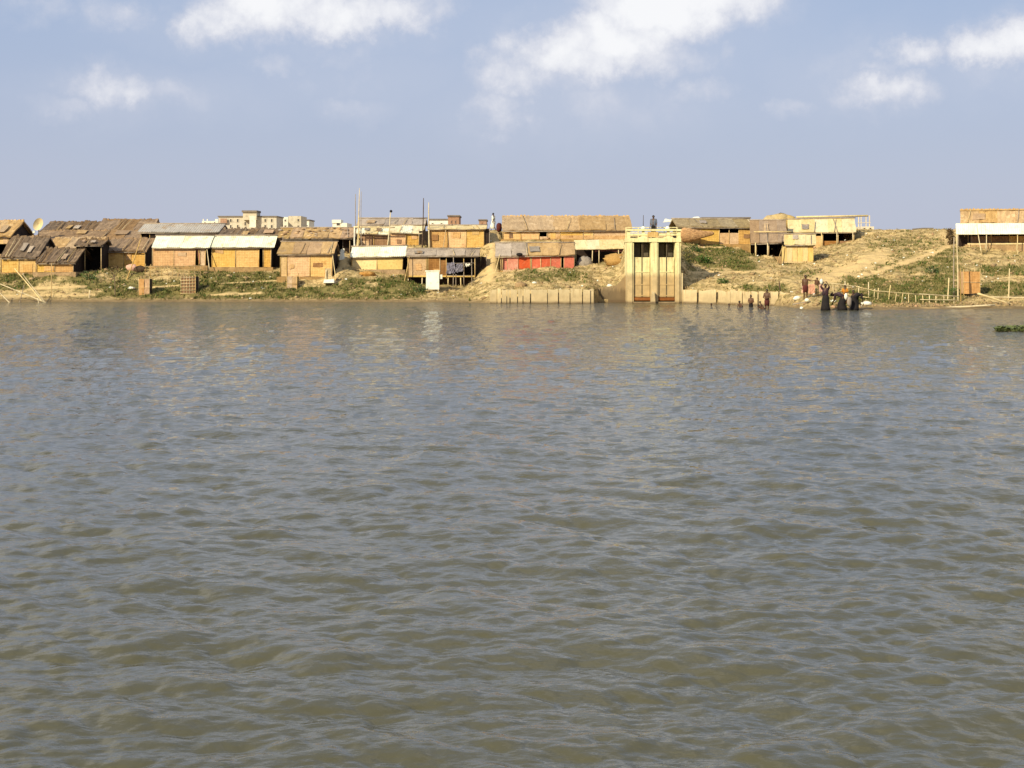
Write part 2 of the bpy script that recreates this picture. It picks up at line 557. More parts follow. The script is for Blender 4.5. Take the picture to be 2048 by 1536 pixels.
def flood_mat(name, pale, wet, z_line, foot=.28):
    """pale paint above the flood mark, silt-stained below it, with runs"""
    m, T, b = new_mat(name)
    ge = T.n.new('ShaderNodeNewGeometry')
    x, y, z = T.sep(ge.outputs['Position'])
    runs = T.noise(T.comb(T.math('MULTIPLY', x, 3.0), y, T.math('MULTIPLY', z, .25)), 2.2, 4, .6)
    n = T.noise(ge.outputs['Position'], 1.7, 5, .6)
    line = T.math('ADD', z, T.math('MULTIPLY', T.math('SUBTRACT', runs, .5), .9))
    low = T.ramp(line, z_line - .35, z_line + .12, 1.0, 0.0)
    pc = T.mix(T.ramp(n, .35, .7), pale, tuple(c * .86 for c in pale))
    pc = T.mix(T.ramp(runs, .50, .70, 0, .6), pc, (.36, .25, .11))
    pc = T.mix(T.ramp(T.noise(ge.outputs['Position'], 5.0, 5, .7), .56, .72, 0, .6), pc, (.30, .21, .10))
    wc = T.mix(T.ramp(n, .3, .7), wet, tuple(c * .72 for c in wet))
    col = T.mix(low, pc, wc)
    ft = T.ramp(T.math('ADD', z, T.math('MULTIPLY', n, .3)), foot, foot + .25, 1.0, 0.0)
    col = T.mix(ft, col, (.13, .085, .045))
    T.put(b.inputs['Base Color'], col)
    b.inputs['Roughness'].default_value = .85
    bn = T.n.new('ShaderNodeBump')
    bn.inputs['Strength'].default_value = .35
    bn.inputs['Distance'].default_value = .03
    T.put(bn.inputs['Height'], n)
    T.l.new(bn.outputs[0], b.inputs['Normal'])
    return m


M['gate_paint'] = flood_mat('sluice_cream_paint', (.77, .69, .36), (.54, .40, .20), 2.25, foot=.12)
M['gate_leaf'] = flood_mat('sluice_gate_leaf', (.74, .64, .32), (.52, .36, .16), 2.2, foot=.05)
M['concrete'] = flood_mat('silted_concrete', (.58, .46, .26), (.54, .41, .22), .8, foot=.12)
M['shaded_damp_concrete'] = flood_mat('shaded_damp_silted_concrete', (.30, .215, .115), (.19, .135, .072), 1.1, foot=.2)  # concrete darkened to paint in the shade of the recess, with damp silt
M['rust'] = mat('rusty_sill', (.28, .12, .05), (.19, .08, .035), 4.0, bump=.4)
# ------------------------------------------------------------------ the river bank
# cross-sections of the bank at bearings along the shore: (distance, height) from the river bed up to the plain behind
def sec(px, wl, pts):
    """wl = distance of the waterline; pts = (distance, row or None, height)"""
    out = [(wl - 14, -2.2), (wl, 0.0)]
    for (D, row, z) in pts:
        out.append((D, wz(row, D) if z is None else z))
    out.append((out[-1][0] + 18, 5.6 if out[-1][1] < 5.8 else out[-1][1]))
    return px, out


SECS = [sec(-250, 109, [(111, 588, None), (113, 560, None), (115, 546, None), (119, None, 2.5), (124, None, 3.3), (131, None, 4.3)]),
        sec(0, 108.5, [(110.8, 588, None), (113, 562, None), (115, 547, None), (119, None, 2.4), (124, None, 3.3), (131, None, 4.3)]),
        sec(180, 108.5, [(110.5, 590, None), (112.8, 567, None), (114.6, 547, None), (118.5, None, 2.5), (123, None, 3.2), (131, None, 4.3)]),
        sec(300, 108.5, [(110.3, 592, None), (113.5, 565, None), (116.3, 539, None), (121, None, 2.85), (125, None, 3.5), (132, None, 4.4)]),
        sec(480, 108.5, [(110.3, 592, None), (113, 566, None), (116.2, 545, None), (121, None, 2.8), (125, None, 3.6), (131, None, 4.5)]),
        sec(600, 108.5, [(110.3, 590, None), (112, 578, None), (113.8, 555, None), (118, None, 2.5), (121, None, 3.5), (130, None, 4.6)]),
        sec(685, 108, [(110, 590, None), (112, 570, None), (115, 540, None), (119, 507, None), (122, 495, None), (130, None, 4.8)]),
        sec(760, 108, [(110, 589, None), (113.5, 562, None), (116.7, 540, None), (120, None, 3.3), (121.8, 495, None), (130, None, 4.9)]),
        sec(840, 107.5, [(110, 588, None), (112, 580, None), (114.5, 572, None), (118.5, None, 2.9), (120.8, 494, None), (130, None, 5.1)]),
        sec(930, 107.0, [(109.2, 593, None), (112, 581, None), (114.5, 576, None), (118.8, None, 2.9), (120.8, 494, None), (130, None, 5.3)]),
        sec(985, 105.2, [(106.4, 581, None), (112, 558, None), (116, 525, None), (119, 500, None), (124, 468, None), (130, None, 5.9)]),
        sec(1070, 104.45, [(104.8, 579, None), (109, 560, None), (113, 542, None), (117, None, 3.0), (122.2, 479, None), (131, None, 5.6)]),
        sec(1175, 104.45, [(104.8, 579, None), (109, 560, None), (113.4, 536, None), (117.5, 512, None), (122.3, 479, None), (131, None, 5.6)]),
        sec(1200, 107.45, [(107.8, 578, None), (110, 558, None), (113.5, 534, None), (117.5, 512, None), (122.3, 479, None), (131, None, 5.5)]),
        sec(1240, 107.6, [(107.9, 570, None), (109.5, 552, None), (112, 530, None), (115.5, 505, None), (122.3, 480, None), (131, None, 5.5)]),
        sec(1258, 107.6, [(108, None, 1.6), (108.8, None, 2.9), (110, None, 4.1), (112.5, 492, None), (122, 484, None), (131, None, 5.5)]),
        sec(1352, 107.6, [(108, None, 1.6), (108.8, None, 2.9), (110, None, 4.1), (112.5, 490, None), (121, 486, None), (131, None, 5.6)]),
        sec(1366, 105.2, [(105.6, 577, None), (106.6, 556, None), (108.2, 532, None), (111.2, 503, None), (119.5, 487, None), (130, None, 5.7)]),
        sec(1390, 104.6, [(105.1, 580, None), (108.3, 551, None), (110.2, 538, None), (115.3, 505, None), (121, 487, None), (130, None, 5.7)]),
        sec(1430, 103.6, [(104.1, 580, None), (108.6, 548, None), (111.5, 541, None), (116, 506, None), (121, 487, None), (130, None, 5.8)]),
        sec(1545, 99.3, [(99.8, 582, None), (106, 550, None), (112, 536, None), (116.8, 512, None), (121, 497, None), (129, 441, 6.3)]),
        sec(1580, 95.5, [(96.8, 592, None), (102, 563, None), (111, 540, None), (115.5, 522, None), (121, 498, None), (128, None, 6.1)]),
        sec(1620, 89.9, [(92.5, 603, None), (98.5, 573, None), (110, 540, None), (115, 522, None), (120.6, 498, None), (127, None, 6.0)]),
        sec(1720, 89.6, [(92, 606, None), (100, 566, None), (106, 545, None), (113, 514, None), (119, 485, None), (125, 459, None)]),
        sec(1850, 91.2, [(94.5, 604, None), (101, 566, None), (106, 541, None), (112, 511, None), (118.5, 480, None), (125, 459, None)]),
        sec(1920, 91.7, [(94.8, 604, None), (100, 572, None), (105, 545, None), (112, 508, None), (117, 486, None), (125, 459, None)]),
        sec(2048, 92.2, [(94.8, 603, None), (97.5, 588, None), (103, 557, None), (110, 520, None), (114.5, 494, None), (124, None, 5.6)]),
        sec(2400, 92.2, [(94.8, 603, None), (97.5, 588, None), (103, 557, None), (110, 520, None), (114.5, 494, None), (124, None, 5.6)])]
_SP = np.array([s[0] for s in SECS], float)
_SD = np.array([[p[0] for p in s[1]] for s in SECS])
_SZ = np.array([[p[1] for p in s[1]] for s in SECS])
_NK = _SD.shape[1]


PADS = []       # level pads cut into the slope for the huts: x from, to, distance from, to, height


def land(x, y, rough=True):
    x = np.asarray(x, float)
    y = np.asarray(y, float)
    px = np.clip(1024 + F * x / np.maximum(y, 1), -250, 2400)
    Ds = np.stack([np.interp(px, _SP, _SD[:, k]) for k in range(_NK)], -1)
    Zs = np.stack([np.interp(px, _SP, _SZ[:, k]) for k in range(_NK)], -1)
    z = np.where(y < Ds[..., 0], -2.2, Zs[..., -1])
    for k in range(_NK - 1):
        d0, d1 = Ds[..., k], Ds[..., k + 1]
        t = (y - d0) / np.maximum(d1 - d0, 1e-3)
        ins = (t >= 0) & (t < 1)
        z = np.where(ins, Zs[..., k] + (Zs[..., k + 1] - Zs[..., k]) * t, z)
    if rough:
        a = np.clip((z + .1) / .8, 0, 1) * np.clip((400 - y) / 250, 0, 1)
        z = z + a * ((fbm(x * .35 + 40, y * .35 + 9, 3) - .45) * .55 + (fbm(x * 1.3, y * 1.3, 3) - .45) * .42 + (fbm(x * 4.1 + 3, y * 4.1, 2) - .38) * .10)
    for (a, b, c, d, h) in PADS:
        z = np.where((x > a) & (x < b) & (y > c) & (y < d), np.minimum(z, h), z)
    return z


def gz(x, y):
    return float(land(np.array([x]), np.array([y]))[0])


def row_of(x, y, z):
    return 1024 + F * x / y, HOR - (z - EYE) * F / y


def soft(v, a, b, s):
    return np.clip((v - a) / s + .5, 0, 1) * np.clip((b - v) / s + .5, 0, 1)


# where things grow: (bearing from, to, height-band from, to, strength), measured along the bank
GREEN = [(-300, 70, 550, 578, 1.0), (60, 200, 540, 566, .55), (150, 280, 560, 596, .65), (285, 370, 562, 600, .9), (385, 570, 545, 600, .95), (540, 650, 574, 600, .9),
         (640, 720, 572, 597, .85), (690, 845, 558, 597, 1.0), (1040, 1165, 541, 562, .45), (1370, 1510, 494, 542, .85), (1375, 1450, 486, 498, .5),
         (1480, 1575, 570, 583, .6), (1580, 1680, 540, 552, .35), (1690, 1920, 556, 606, .95), (1655, 1720, 590, 616, .6), (1740, 1900, 510, 545, .32), (1735, 1880, 480, 500, .22),
         (1955, 2400, 533, 549, 1.0), (1955, 2400, 566, 589, 1.0), (1200, 1250, 575, 600, .2), (205, 300, 533, 560, .4), (1870, 1925, 500, 560, .6)]
PATH = [((1715, 556), (1800, 528), 7), ((1800, 528), (1880, 502), 7), ((1880, 502), (1897, 488), 8), ((1897, 488), (1885, 466), 7), ((975, 560), (985, 520), 14), ((985, 520), (992, 470), 10),
        ((660, 560), (690, 520), 14), ((1380, 545), (1530, 543), 3.5), ((1640, 560), (1760, 512), 22), ((415, 590), (520, 586), 4), ((0, 592), (185, 590), 5), ((60, 577), (170, 573), 5), ((440, 567), (560, 561), 3), ((1370, 493), (1500, 497), 3), ((300, 575), (356, 571), 3)]


def masks(x, y, z):
    px = 1024 + F * x / np.maximum(y, 1)
    py = HOR - (z - EYE) * F / np.maximum(y, 1)
    g = np.zeros_like(px)
    for (a, b, c, d, s) in GREEN:
        g = np.maximum(g, s * soft(px, a, b, 30) * soft(py, c, d, 9))
    n = fbm(x * .55 + 7, y * .55 + 2, 4)
    g = np.clip(g * np.clip((n - .21) * 4.8, 0, 1.2), 0, 1)
    g = np.maximum(g, np.clip((n - .62) * 5, 0, .45) * np.clip((y - 100) / 10, 0, 1) * .6)
    p = np.zeros_like(px)
    for (a, b, w) in PATH:
        ax, ay = a
        bx, by = b
        L = (bx - ax) ** 2 + (by - ay) ** 2
        t = np.clip(((px - ax) * (bx - ax) + (py - ay) * (by - ay)) / L, 0, 1)
        d = np.hypot(px - ax - t * (bx - ax), (py - ay - t * (by - ay)) * 1.6)
        p = np.maximum(p, np.clip(1.4 - d / w, 0, 1))
    g = g * (1 - p)
    shore = np.clip((.38 - z) / .3, 0, 1)
    return g * (1 - shore * .8), p, shore


def build_ground():
    xs = np.concatenate([[-4000, -2000, -1000, -500, -260, -150, -100, -75, -62, -56], np.arange(-52, 52.01, .2), [56, 62, 75, 100, 150, 260, 500, 1000, 2000, 4000]])
    ys = np.concatenate([[70, 80], np.arange(86, 147.01, .2), [149, 152, 158, 168, 185, 220, 280, 380, 600, 1000, 2000, 5000]])
    X, Y = np.meshgrid(xs, ys)
    Z = land(X, Y)
    Z = np.where(Y > 200, np.minimum(Z, 5.6), Z)
    g, p, s = masks(X, Y, Z)
    ny, nx = X.shape
    me = bpy.data.meshes.new('ground')
    n = nx * ny
    me.vertices.add(n)
    me.vertices.foreach_set('co', np.stack([X, Y, Z], -1).astype(np.float32).ravel())
    idx = np.arange(n).reshape(ny, nx)
    q = np.stack([idx[:-1, :-1], idx[:-1, 1:], idx[1:, 1:], idx[1:, :-1]], -1).reshape(-1, 4)
    me.loops.add(q.size)
    me.loops.foreach_set('vertex_index', q.ravel().astype(np.int32))
    me.polygons.add(len(q))
    me.polygons.foreach_set('loop_start', (np.arange(len(q)) * 4).astype(np.int32))
    me.polygons.foreach_set('use_smooth', np.ones(len(q), bool))
    for nm, a in (('growth', g), ('trodden', p), ('wet', s)):
        at = me.attributes.new(nm, 'FLOAT', 'POINT')
        at.data.foreach_set('value', a.ravel().astype(np.float32))
    me.update()
    me.validate()
    m, T, b = new_mat('river_bank_earth')
    ge = T.n.new('ShaderNodeNewGeometry')
    pos = ge.outputs['Position']

    def attr(k):
        a = T.n.new('ShaderNodeAttribute')
        a.attribute_name = k
        return a.outputs['Fac']
    n1 = T.noise(pos, .55, 6, .62)
    n2 = T.noise(pos, 3.2, 5, .65)
    n3 = T.noise(pos, 11.0, 4, .6)
    col = T.mix(T.ramp(n1, .32, .68), (.60, .445, .215), (.47, .345, .165))
    n4 = T.noise(pos, 1.5, 5, .7)
    col = T.mix(T.ramp(n4, .47, .62, 0, .85), col, (.235, .185, .078))
    n5 = T.noise(T.vmath('MULTIPLY', pos, (.45, 1.0, 1.6)), 1.1, 6, .7)
    col = T.mix(T.ramp(n5, .50, .62, 0, .8), col, (.17, .135, .055))
    col = T.mix(T.ramp(n2, .5, .66, 0, .85), col, (.17, .115, .052))
    col = T.mix(T.ramp(n3, .55, .70, 0, .6), col, (.24, .165, .075))
    col = T.mix(T.math('MULTIPLY', attr('trodden'), .8), col, (.58, .42, .20))
    gcol = T.mix(T.ramp(n2, .35, .65), (.088, .090, .025), (.19, .16, .055))
    gm = T.ramp(T.math('ADD', attr('growth'), T.math('MULTIPLY', T.math('SUBTRACT', n2, .5), .7)), .12, .55)
    col = T.mix(T.math('MULTIPLY', gm, .85), col, gcol)
    col = T.mix(T.math('MULTIPLY', attr('wet'), .8), col, (.155, .108, .058))
    T.put(b.inputs['Base Color'], col)
    b.inputs['Roughness'].default_value = .95
    b.inputs['Specular IOR Level'].default_value = .1
    bn = T.n.new('ShaderNodeBump')
    bn.inputs['Strength'].default_value = .8
    bn.inputs['Distance'].default_value = .08
    T.put(bn.inputs['Height'], T.math('ADD', n2, T.math('MULTIPLY', n3, .6)))
    T.l.new(bn.outputs[0], b.inputs['Normal'])
    me.materials.append(m)
    o = bpy.data.objects.new('ground', me)
    COL.objects.link(o)
    o['kind'] = 'structure'
    o['label'] = 'dry earthen river bank with green patches rising to a flat plain'



# ------------------------------------------------------------------ the river
def wave_tile(N, size, lam, seed, wind, spread, cut):
    """a random sea on a repeating tile: height and the sideways drift that sharpens the crests, for unit rms slope"""
    r = np.random.default_rng(seed)
    k = np.fft.fftfreq(N, size / N) * 2 * np.pi
    KX, KY = np.meshgrid(k, k)
    K = np.hypot(KX, KY)
    K[0, 0] = 1
    kp = 2 * np.pi / lam
    S = np.exp(-1.1 * (kp / K) ** 2) / K ** 3.5 * np.exp(-(K * cut) ** 2)
    c = (KX * math.cos(wind) + KY * math.sin(wind)) / K
    S = S * (np.abs(c) ** spread + .07)
    S[0, 0] = 0
    A = (r.normal(size=(N, N)) + 1j * r.normal(size=(N, N))) * np.sqrt(S)
    h = np.fft.ifft2(A).real
    dx = np.fft.ifft2(-1j * KX / K * A).real
    dy = np.fft.ifft2(-1j * KY / K * A).real
    gy, gx = np.gradient(h, size / N)
    q = 1 / math.sqrt((gx ** 2 + gy ** 2).mean())
    return h * q, dx * q, dy * q


def sample(tile, size, x, y):
    N = tile.shape[0]
    u = np.mod(x / size, 1) * N
    v = np.mod(y / size, 1) * N
    i = np.floor(u).astype(int)
    j = np.floor(v).astype(int)
    fu, fv = u - i, v - j
    i0, i1, j0, j1 = i % N, (i + 1) % N, j % N, (j + 1) % N
    return (tile[j0, i0] * (1 - fu) + tile[j0, i1] * fu) * (1 - fv) + (tile[j1, i0] * (1 - fu) + tile[j1, i1] * fu) * fv


def build_water():
    rows = 760
    inv = np.linspace(1 / 5.2, 1 / 112.0, rows)      # rows closer together near the boat, wider towards the far shore
    ys = 1 / inv
    cols = 1000
    us = np.linspace(-1, 1, cols)
    Y = np.repeat(ys[:, None], cols, 1)
    half = .43 * Y + 5.5        # a little wider than the view, so that a step aside still shows waves
    X = half * us[None, :]
    t1 = wave_tile(1024, 37.0, 1.6, 5, R(68), 1.2, .03)
    t2 = wave_tile(1024, 23.3, .5, 9, R(108), 1.0, .016)
    t3 = wave_tile(512, 61.0, 4.5, 3, R(85), 1.5, .2)
    c, s = math.cos(.35), math.sin(.35)
    gust = .75 + .6 * (fbm(X * .06 + 3, Y * .035 + 8, 3) - .4)
    lee = np.clip((119 - Y) / 25, .5, 1)
    a1, a2, a3 = .155, .105, .035
    X2, Y2 = X * c - Y * s, X * s + Y * c
    edge = np.clip((1 - np.abs(us)) / .05, 0, 1)[None, :] * np.clip((Y - 5.2) / .6, 0, 1) * np.clip((112 - Y) / 1.5, 0, 1)
    amp = gust * lee * edge
    Z = (sample(t1[0], 37.0, X, Y) * a1 + sample(t2[0], 23.3, X2, Y2) * a2 + sample(t3[0], 61.0, X, Y) * a3) * amp
    near = amp * np.clip((40 - Y) / 20, 0, 1) * 1.15
    d1x, d1y = sample(t1[1], 37.0, X, Y) * a1, sample(t1[2], 37.0, X, Y) * a1
    d2x, d2y = sample(t2[1], 23.3, X2, Y2) * a2, sample(t2[2], 23.3, X2, Y2) * a2
    X = X + near * (d1x + d2x * c + d2y * s)
    Y = Y + near * (d1y - d2x * s + d2y * c)
    me = bpy.data.meshes.new('river')
    n = rows * cols
    co = np.stack([X, Y, Z], -1).reshape(-1, 3)
    # the same river goes on past both sides and behind the boat
    ex = np.array([(-(.43 * 112 + 5.5), 112, 0), (-(.43 * 5.2 + 5.5), 5.2, 0), (.43 * 5.2 + 5.5, 5.2, 0), (.43 * 112 + 5.5, 112, 0),
                   (-3000, 112, 0), (-3000, -400, 0), (3000, -400, 0), (3000, 112, 0), (-3000, 5.2, 0), (3000, 5.2, 0)])
    me.vertices.add(n + len(ex))
    me.vertices.foreach_set('co', np.concatenate([co, ex]).astype(np.float32).ravel())
    idx = np.arange(n).reshape(rows, cols)
    q = np.stack([idx[:-1, :-1], idx[:-1, 1:], idx[1:, 1:], idx[1:, :-1]], -1).reshape(-1, 4)
    e = np.array([(4, 8, 1, 0), (2, 9, 7, 3), (5, 6, 9, 8)]) + n
    q = np.concatenate([q, e])
    me.loops.add(q.size)
    me.loops.foreach_set('vertex_index', q.ravel().astype(np.int32))
    me.polygons.add(len(q))
    me.polygons.foreach_set('loop_start', (np.arange(len(q)) * 4).astype(np.int32))
    me.polygons.foreach_set('use_smooth', np.ones(len(q), bool))
    me.update()
    me.validate()
    m, T, b = new_mat('silty_river_water')
    ge = T.n.new('ShaderNodeNewGeometry')
    pos = ge.outputs['Position']
    big = T.noise(T.vmath('MULTIPLY', pos, (.05, .03, 0)), 1.0, 4, .6)
    col = T.mix(T.ramp(big, .3, .7), (.069, .065, .035), (.080, .076, .044))
    T.put(b.inputs['Base Color'], col)
    b.inputs['Roughness'].default_value = .08
    b.inputs['IOR'].default_value = 1.38
    x, y, z = T.sep(pos)
    # ripples too small for the mesh: capillary ones everywhere, wavelets where the mesh grows coarse
    far = T.ramp(y, 18.0, 70.0, 0.12, 1.0, False)
    w1 = T.noise(T.vmath('MULTIPLY', pos, (1.0, 1.35, 1.0)), 1.7, 3, .55)
    w2 = T.noise(T.vmath('MULTIPLY', pos, (1.0, 1.5, 1.0)), 9.0, 3, .5)
    bn = T.n.new('ShaderNodeBump')
    bn.inputs['Strength'].default_value = 1.0
    bn.inputs['Distance'].default_value = 1.0
    T.put(bn.inputs['Height'], T.math('ADD', T.math('MULTIPLY', T.math('MULTIPLY', w1, far), .25), T.math('MULTIPLY', w2, .008)))
    T.l.new(bn.outputs[0], b.inputs['Normal'])
    me.materials.append(m)
    o = bpy.data.objects.new('river', me)
    COL.objects.link(o)
    o['kind'] = 'structure'
    o['label'] = 'wide silty grey brown river with wind ripples'


build_water()
# ------------------------------------------------------------------ huts of the settlement
def hut(label, D, x0, x1, base, eave, ridge, run, walls, roof, nroof, rl=None, rr=None, rbase=0.0, ov=.28, lump=.03, edge=.07, thick=.07, depth=None,
        side='mat_dark', wall_posts=True, name='hut', group='bamboo huts of the riverside settlement', sag=.12, ridge_pole=True, wave=0, eave_r=None,
        ridge_r=None, plinth='earth', tl=None, tr=None, stilts=0, floor_open=False, nu=3, nv=3, back=True, trim=None):
    """front wall at distance D between rows base and eave; the front slope of the roof climbs from eave to ridge over `run` metres.
    walls: (from, to, kind, material[, top row, bottom row])"""
    X0, X1 = wx(x0, D), wx(x1, D)
    zb = wz(base, D)
    De = D - ov
    Dr = De + run
    ze, ze2 = wz(eave, De), wz(eave if eave_r is None else eave_r, De)
    zr, zr2 = wz(ridge, Dr), wz(ridge if ridge_r is None else ridge_r, Dr)
    rl = x0 - 4 if rl is None else rl
    rr = x1 + 4 if rr is None else rr
    XL, XR = wx(rl, De), wx(rr, De)
    if depth is None:
        depth = max(2 * (run - ov), 1.5) if back else run + 1.5
    zt = lambda x: (ze + (ze2 - ze) * (x - XL) / (XR - XL)) + ((zr - ze) * ov / run) - thick - .02
    if plinth:
        PADS.append((X0 - .15, X1 + .15, D - .1, D + depth + .1, zb - (.9 if stilts else .06)))
    t = thing(name, label, 'hut', ((X0 + X1) / 2, D, zb), group)
    # floor block of packed earth, sunk into the slope
    if plinth:
        zg = min(gz(X0, D), gz(X1, D), gz((X0 + X1) / 2, D + depth * .5)) - .5
        if stilts:
            G().box(X0 + .1, X1 - .1, D + .9, D + .95, zb - 1.6, zb - .13).build('underfloor_shade', M['mat_dark'], t)  # dark panel added as the shade under the floor
            g = G()
            g.box(X0, X1, D - .05, D + depth, zb - .12, zb)
            g.build('floor', M['plank'], t)
            for k in range(stilts):
                px = X0 + .06 + (X1 - X0 - .12) * k / (stilts - 1)
                for yy in (D + .05, D + depth - .1):
                    G().tube((px, yy, gz(px, yy) - .3), (px + random.uniform(-.05, .05), yy, zb - .1), .05, .045, 6).build('stilt', M['bamboo_pale'], t)
        else:
            g = G()
            g.sheet((X0 - .22, D - .3, zb - .02), (X1 + .22, D - .3, zb - .02), (X0 - .2, D + depth, zb), (X1 + .2, D + depth, zb), 10, 3, max(zb - zg, .3), .03, .06, up=1)
            g.build('plinth', M[plinth], t)
    # front wall, panel by panel
    cuts = set()
    for w in walls:
        a, b, kind, mm = w[:4]
        xa, xb = wx(a, D), wx(b, D)
        cuts.add(round(xa, 2))
        cuts.add(round(xb, 2))
        top = zt((xa + xb) / 2) if len(w) < 5 or w[4] is None else wz(w[4], D)
        bot = zb if len(w) < 6 or w[5] is None else wz(w[5], D)
        if kind == 'open':
            continue
        yo = {'wall': 0.0, 'door': .12, 'proud': -.05, 'board': -.03}[kind]
        nm = {'wall': 'wall_panel', 'door': 'door', 'proud': 'wall_panel', 'board': 'ledge_board'}[kind]
        n = max(1, round((xb - xa) / 2.2)) if kind in ('wall', 'proud') else 1
        for k in range(n):
            u0, u1 = xa + (xb - xa) * k / n, xa + (xb - xa) * (k + 1) / n
            y = D + yo + (k % 2) * .008 + random.uniform(0, .004)
            g = G()
            g.sheet((u0 + .006, y, bot), (u1 - .006, y, bot), (u0 + .006, y, top), (u1 - .006, y, top), 3, 2, -.035, .012, .015, up=1)
            g.build(nm, M[mm], t)
            if kind in ('wall', 'proud') and u1 - u0 > .9 and top - bot > .7 and mm.startswith('mat') and random.random() < .55:
                # a mended place: a scrap of other matting tied over the wall
                pw, ph = random.uniform(.3, .8), random.uniform(.25, .6)
                pa, pz = random.uniform(u0 + .05, u1 - pw - .05), random.uniform(bot + .05, max(bot + .06, top - ph - .1))
                G().sheet((pa, y - .05, pz), (pa + pw, y - .05, pz), (pa, y - .05, pz + ph), (pa + pw, y - .05, pz + ph), 2, 2, -.02, .01, .05, up=1).build('patch', M[random.choice(['mat_brown', 'mat_pale', 'mat_orange', 'mat_pink', 'mat_brown'])], t)
    if wall_posts:
        for x in sorted(cuts):
            G().tube((x, D - .045, zb - .25), (x + random.uniform(-.03, .03), D - .045, zt(x) + .02), .042, .036, 6).build('post', M['bamboo'], t)
    G().tube((XL + .05, De + .06, ze - thick - .04), (XR - .05, De + .06, ze2 - thick - .04), .04, .04, 6).build('eave_pole', M['bamboo_gray'], t)
    # side and back walls under the roof line
    Db = D + depth
    zback = zr - (zr - ze) * (Db - Dr) / max(run, .1) - thick - .03 if back else zr - thick - .05
    zbk = max(zback, zb + .6)
    for x, s, z0 in ((X0, 1, zt(X0)), (X1, -1, zt(X1))):
        poly = [(x, D + .04, zb), (x, D + .04, z0 - .03)]
        if back and Dr < Db:
            poly.append((x, Dr, zr - thick - .05))
        poly += [(x, Db, zbk), (x, Db, zb)]
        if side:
            G().prism(poly, (.035 * s, 0, 0)).build('side_wall', M[side], t)  # near-black wall colour holds the shade of the hut's side
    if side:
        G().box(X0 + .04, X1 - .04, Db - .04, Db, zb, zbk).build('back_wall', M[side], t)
    # roof
    mr = M[roof if isinstance(roof, str) else roof[-1]]
    for k in range(nroof):
        a, b = k / nroof, (k + 1) / nroof
        ja = random.uniform(-.04, .04) if 0 < k else 0
        jz = (k % 2) * .022 + random.uniform(0, .014)
        TL, TR = (XL if tl is None else wx(tl, Dr)), (XR if tr is None else wx(tr, Dr))
        p = lambda u, top: Vector(((TL + (TR - TL) * u) if top else (XL + (XR - XL) * u), Dr if top else De, ((zr + (zr2 - zr) * u) if top else (ze + (ze2 - ze) * u)) + jz))
        g = G()
        g.sheet(p(a, 0) + Vector((ja, random.uniform(-.05, .03), 0)), p(b, 0) + Vector((.03, random.uniform(-.05, .03), 0)), p(a, 1), p(b, 1) + Vector((.03, 0, 0)), nu, nv, thick, lump, edge, sag / nroof)
        g.build('roof_sheet', mr if isinstance(roof, str) else M[roof[k % len(roof)]], t)
    # odd sheets laid over leaks, sticks that hold the roof down
    if XR - XL > 2 and (zr - ze) > .3 and lump > .013:
        for k in range(random.choice((0, 1, 1, 2))):
            u, v = random.uniform(.08, .75), random.uniform(.1, .45)
            du, dv = random.uniform(.07, .16), random.uniform(.3, .45)
            q = lambda uu, vv: Vector((XL + (XR - XL) * uu, De + (Dr - De) * vv, (ze + (ze2 - ze) * uu) + ((zr + (zr2 - zr) * uu) - (ze + (ze2 - ze) * uu)) * vv + .085 + lump))
            G().sheet(q(u, v), q(u + du, v), q(u + random.uniform(-.01, .01), v + dv), q(u + du, v + dv), 3, 3, .02, .02, .06).build('roof_patch', M[random.choice(['roof_gray', 'thatch_gold', 'roof_mat', 'gray_tarp', 'roof_brown'])], t)
        for k in range(random.choice((1, 2, 3))):
            u = random.uniform(.05, .95)
            q = lambda uu, vv: Vector((XL + (XR - XL) * uu, De + (Dr - De) * vv, (ze + (ze2 - ze) * uu) + ((zr + (zr2 - zr) * uu) - (ze + (ze2 - ze) * uu)) * vv + .075 + lump))
            G().tube(q(u, -.05), q(min(max(u + random.uniform(-.05, .05), 0), 1), random.uniform(.7, 1.0)), .03, .022, 5, .01, 2).build('batten', M[random.choice(['bamboo', 'bamboo_gray', 'bamboo_pale'])], t)
    if back:
        g = G()
        g.sheet((XL, 2 * Dr - De, ze), (XR, 2 * Dr - De, ze2), (XL, Dr + .02, zr), (XR, Dr + .02, zr2), 4, 3, thick, lump, edge)
        g.build('back_slope', mr, t)
    else:
        G().sheet((XL, Dr + .03, zr - .05), (XR, Dr + .03, zr2 - .05), (XL + .2, Db + .1, zr - .15), (XR, Db + .1, zr2 - .15), 4, 3, thick, lump, edge).build('rear_roof', mr, t)
    if isinstance(roof, str) and 'thatch' in roof:
        g = G()
        n = max(6, int((XR - XL) / .3))
        for k in range(n):
            xa = XL + (XR - XL) * k / n
            hh = random.uniform(.02, .13) * (1.7 if roof == 'thatch_dark' else 1)
            w = (XR - XL) / n
            g.prism([(xa - .03, Dr - .16, zr - .10), (xa + w + .03, Dr - .16, zr - .10), (xa + w * random.uniform(.6, 1.0), Dr - .02, zr + hh), (xa + w * random.uniform(0, .4), Dr - .02, zr + hh * random.uniform(.5, 1))], (0, .22, -.03))
        o = g.build('ridge_thatch', mr, t)
    elif ridge_pole:
        G().tube((XL - .08, Dr, zr + .05), (XR + .1, Dr, zr2 + .05), .055, .05, 6, .004, 4).build('ridge_pole', M['bamboo_gray'], t)
    return t


RT = 'bamboo huts of the riverside settlement'
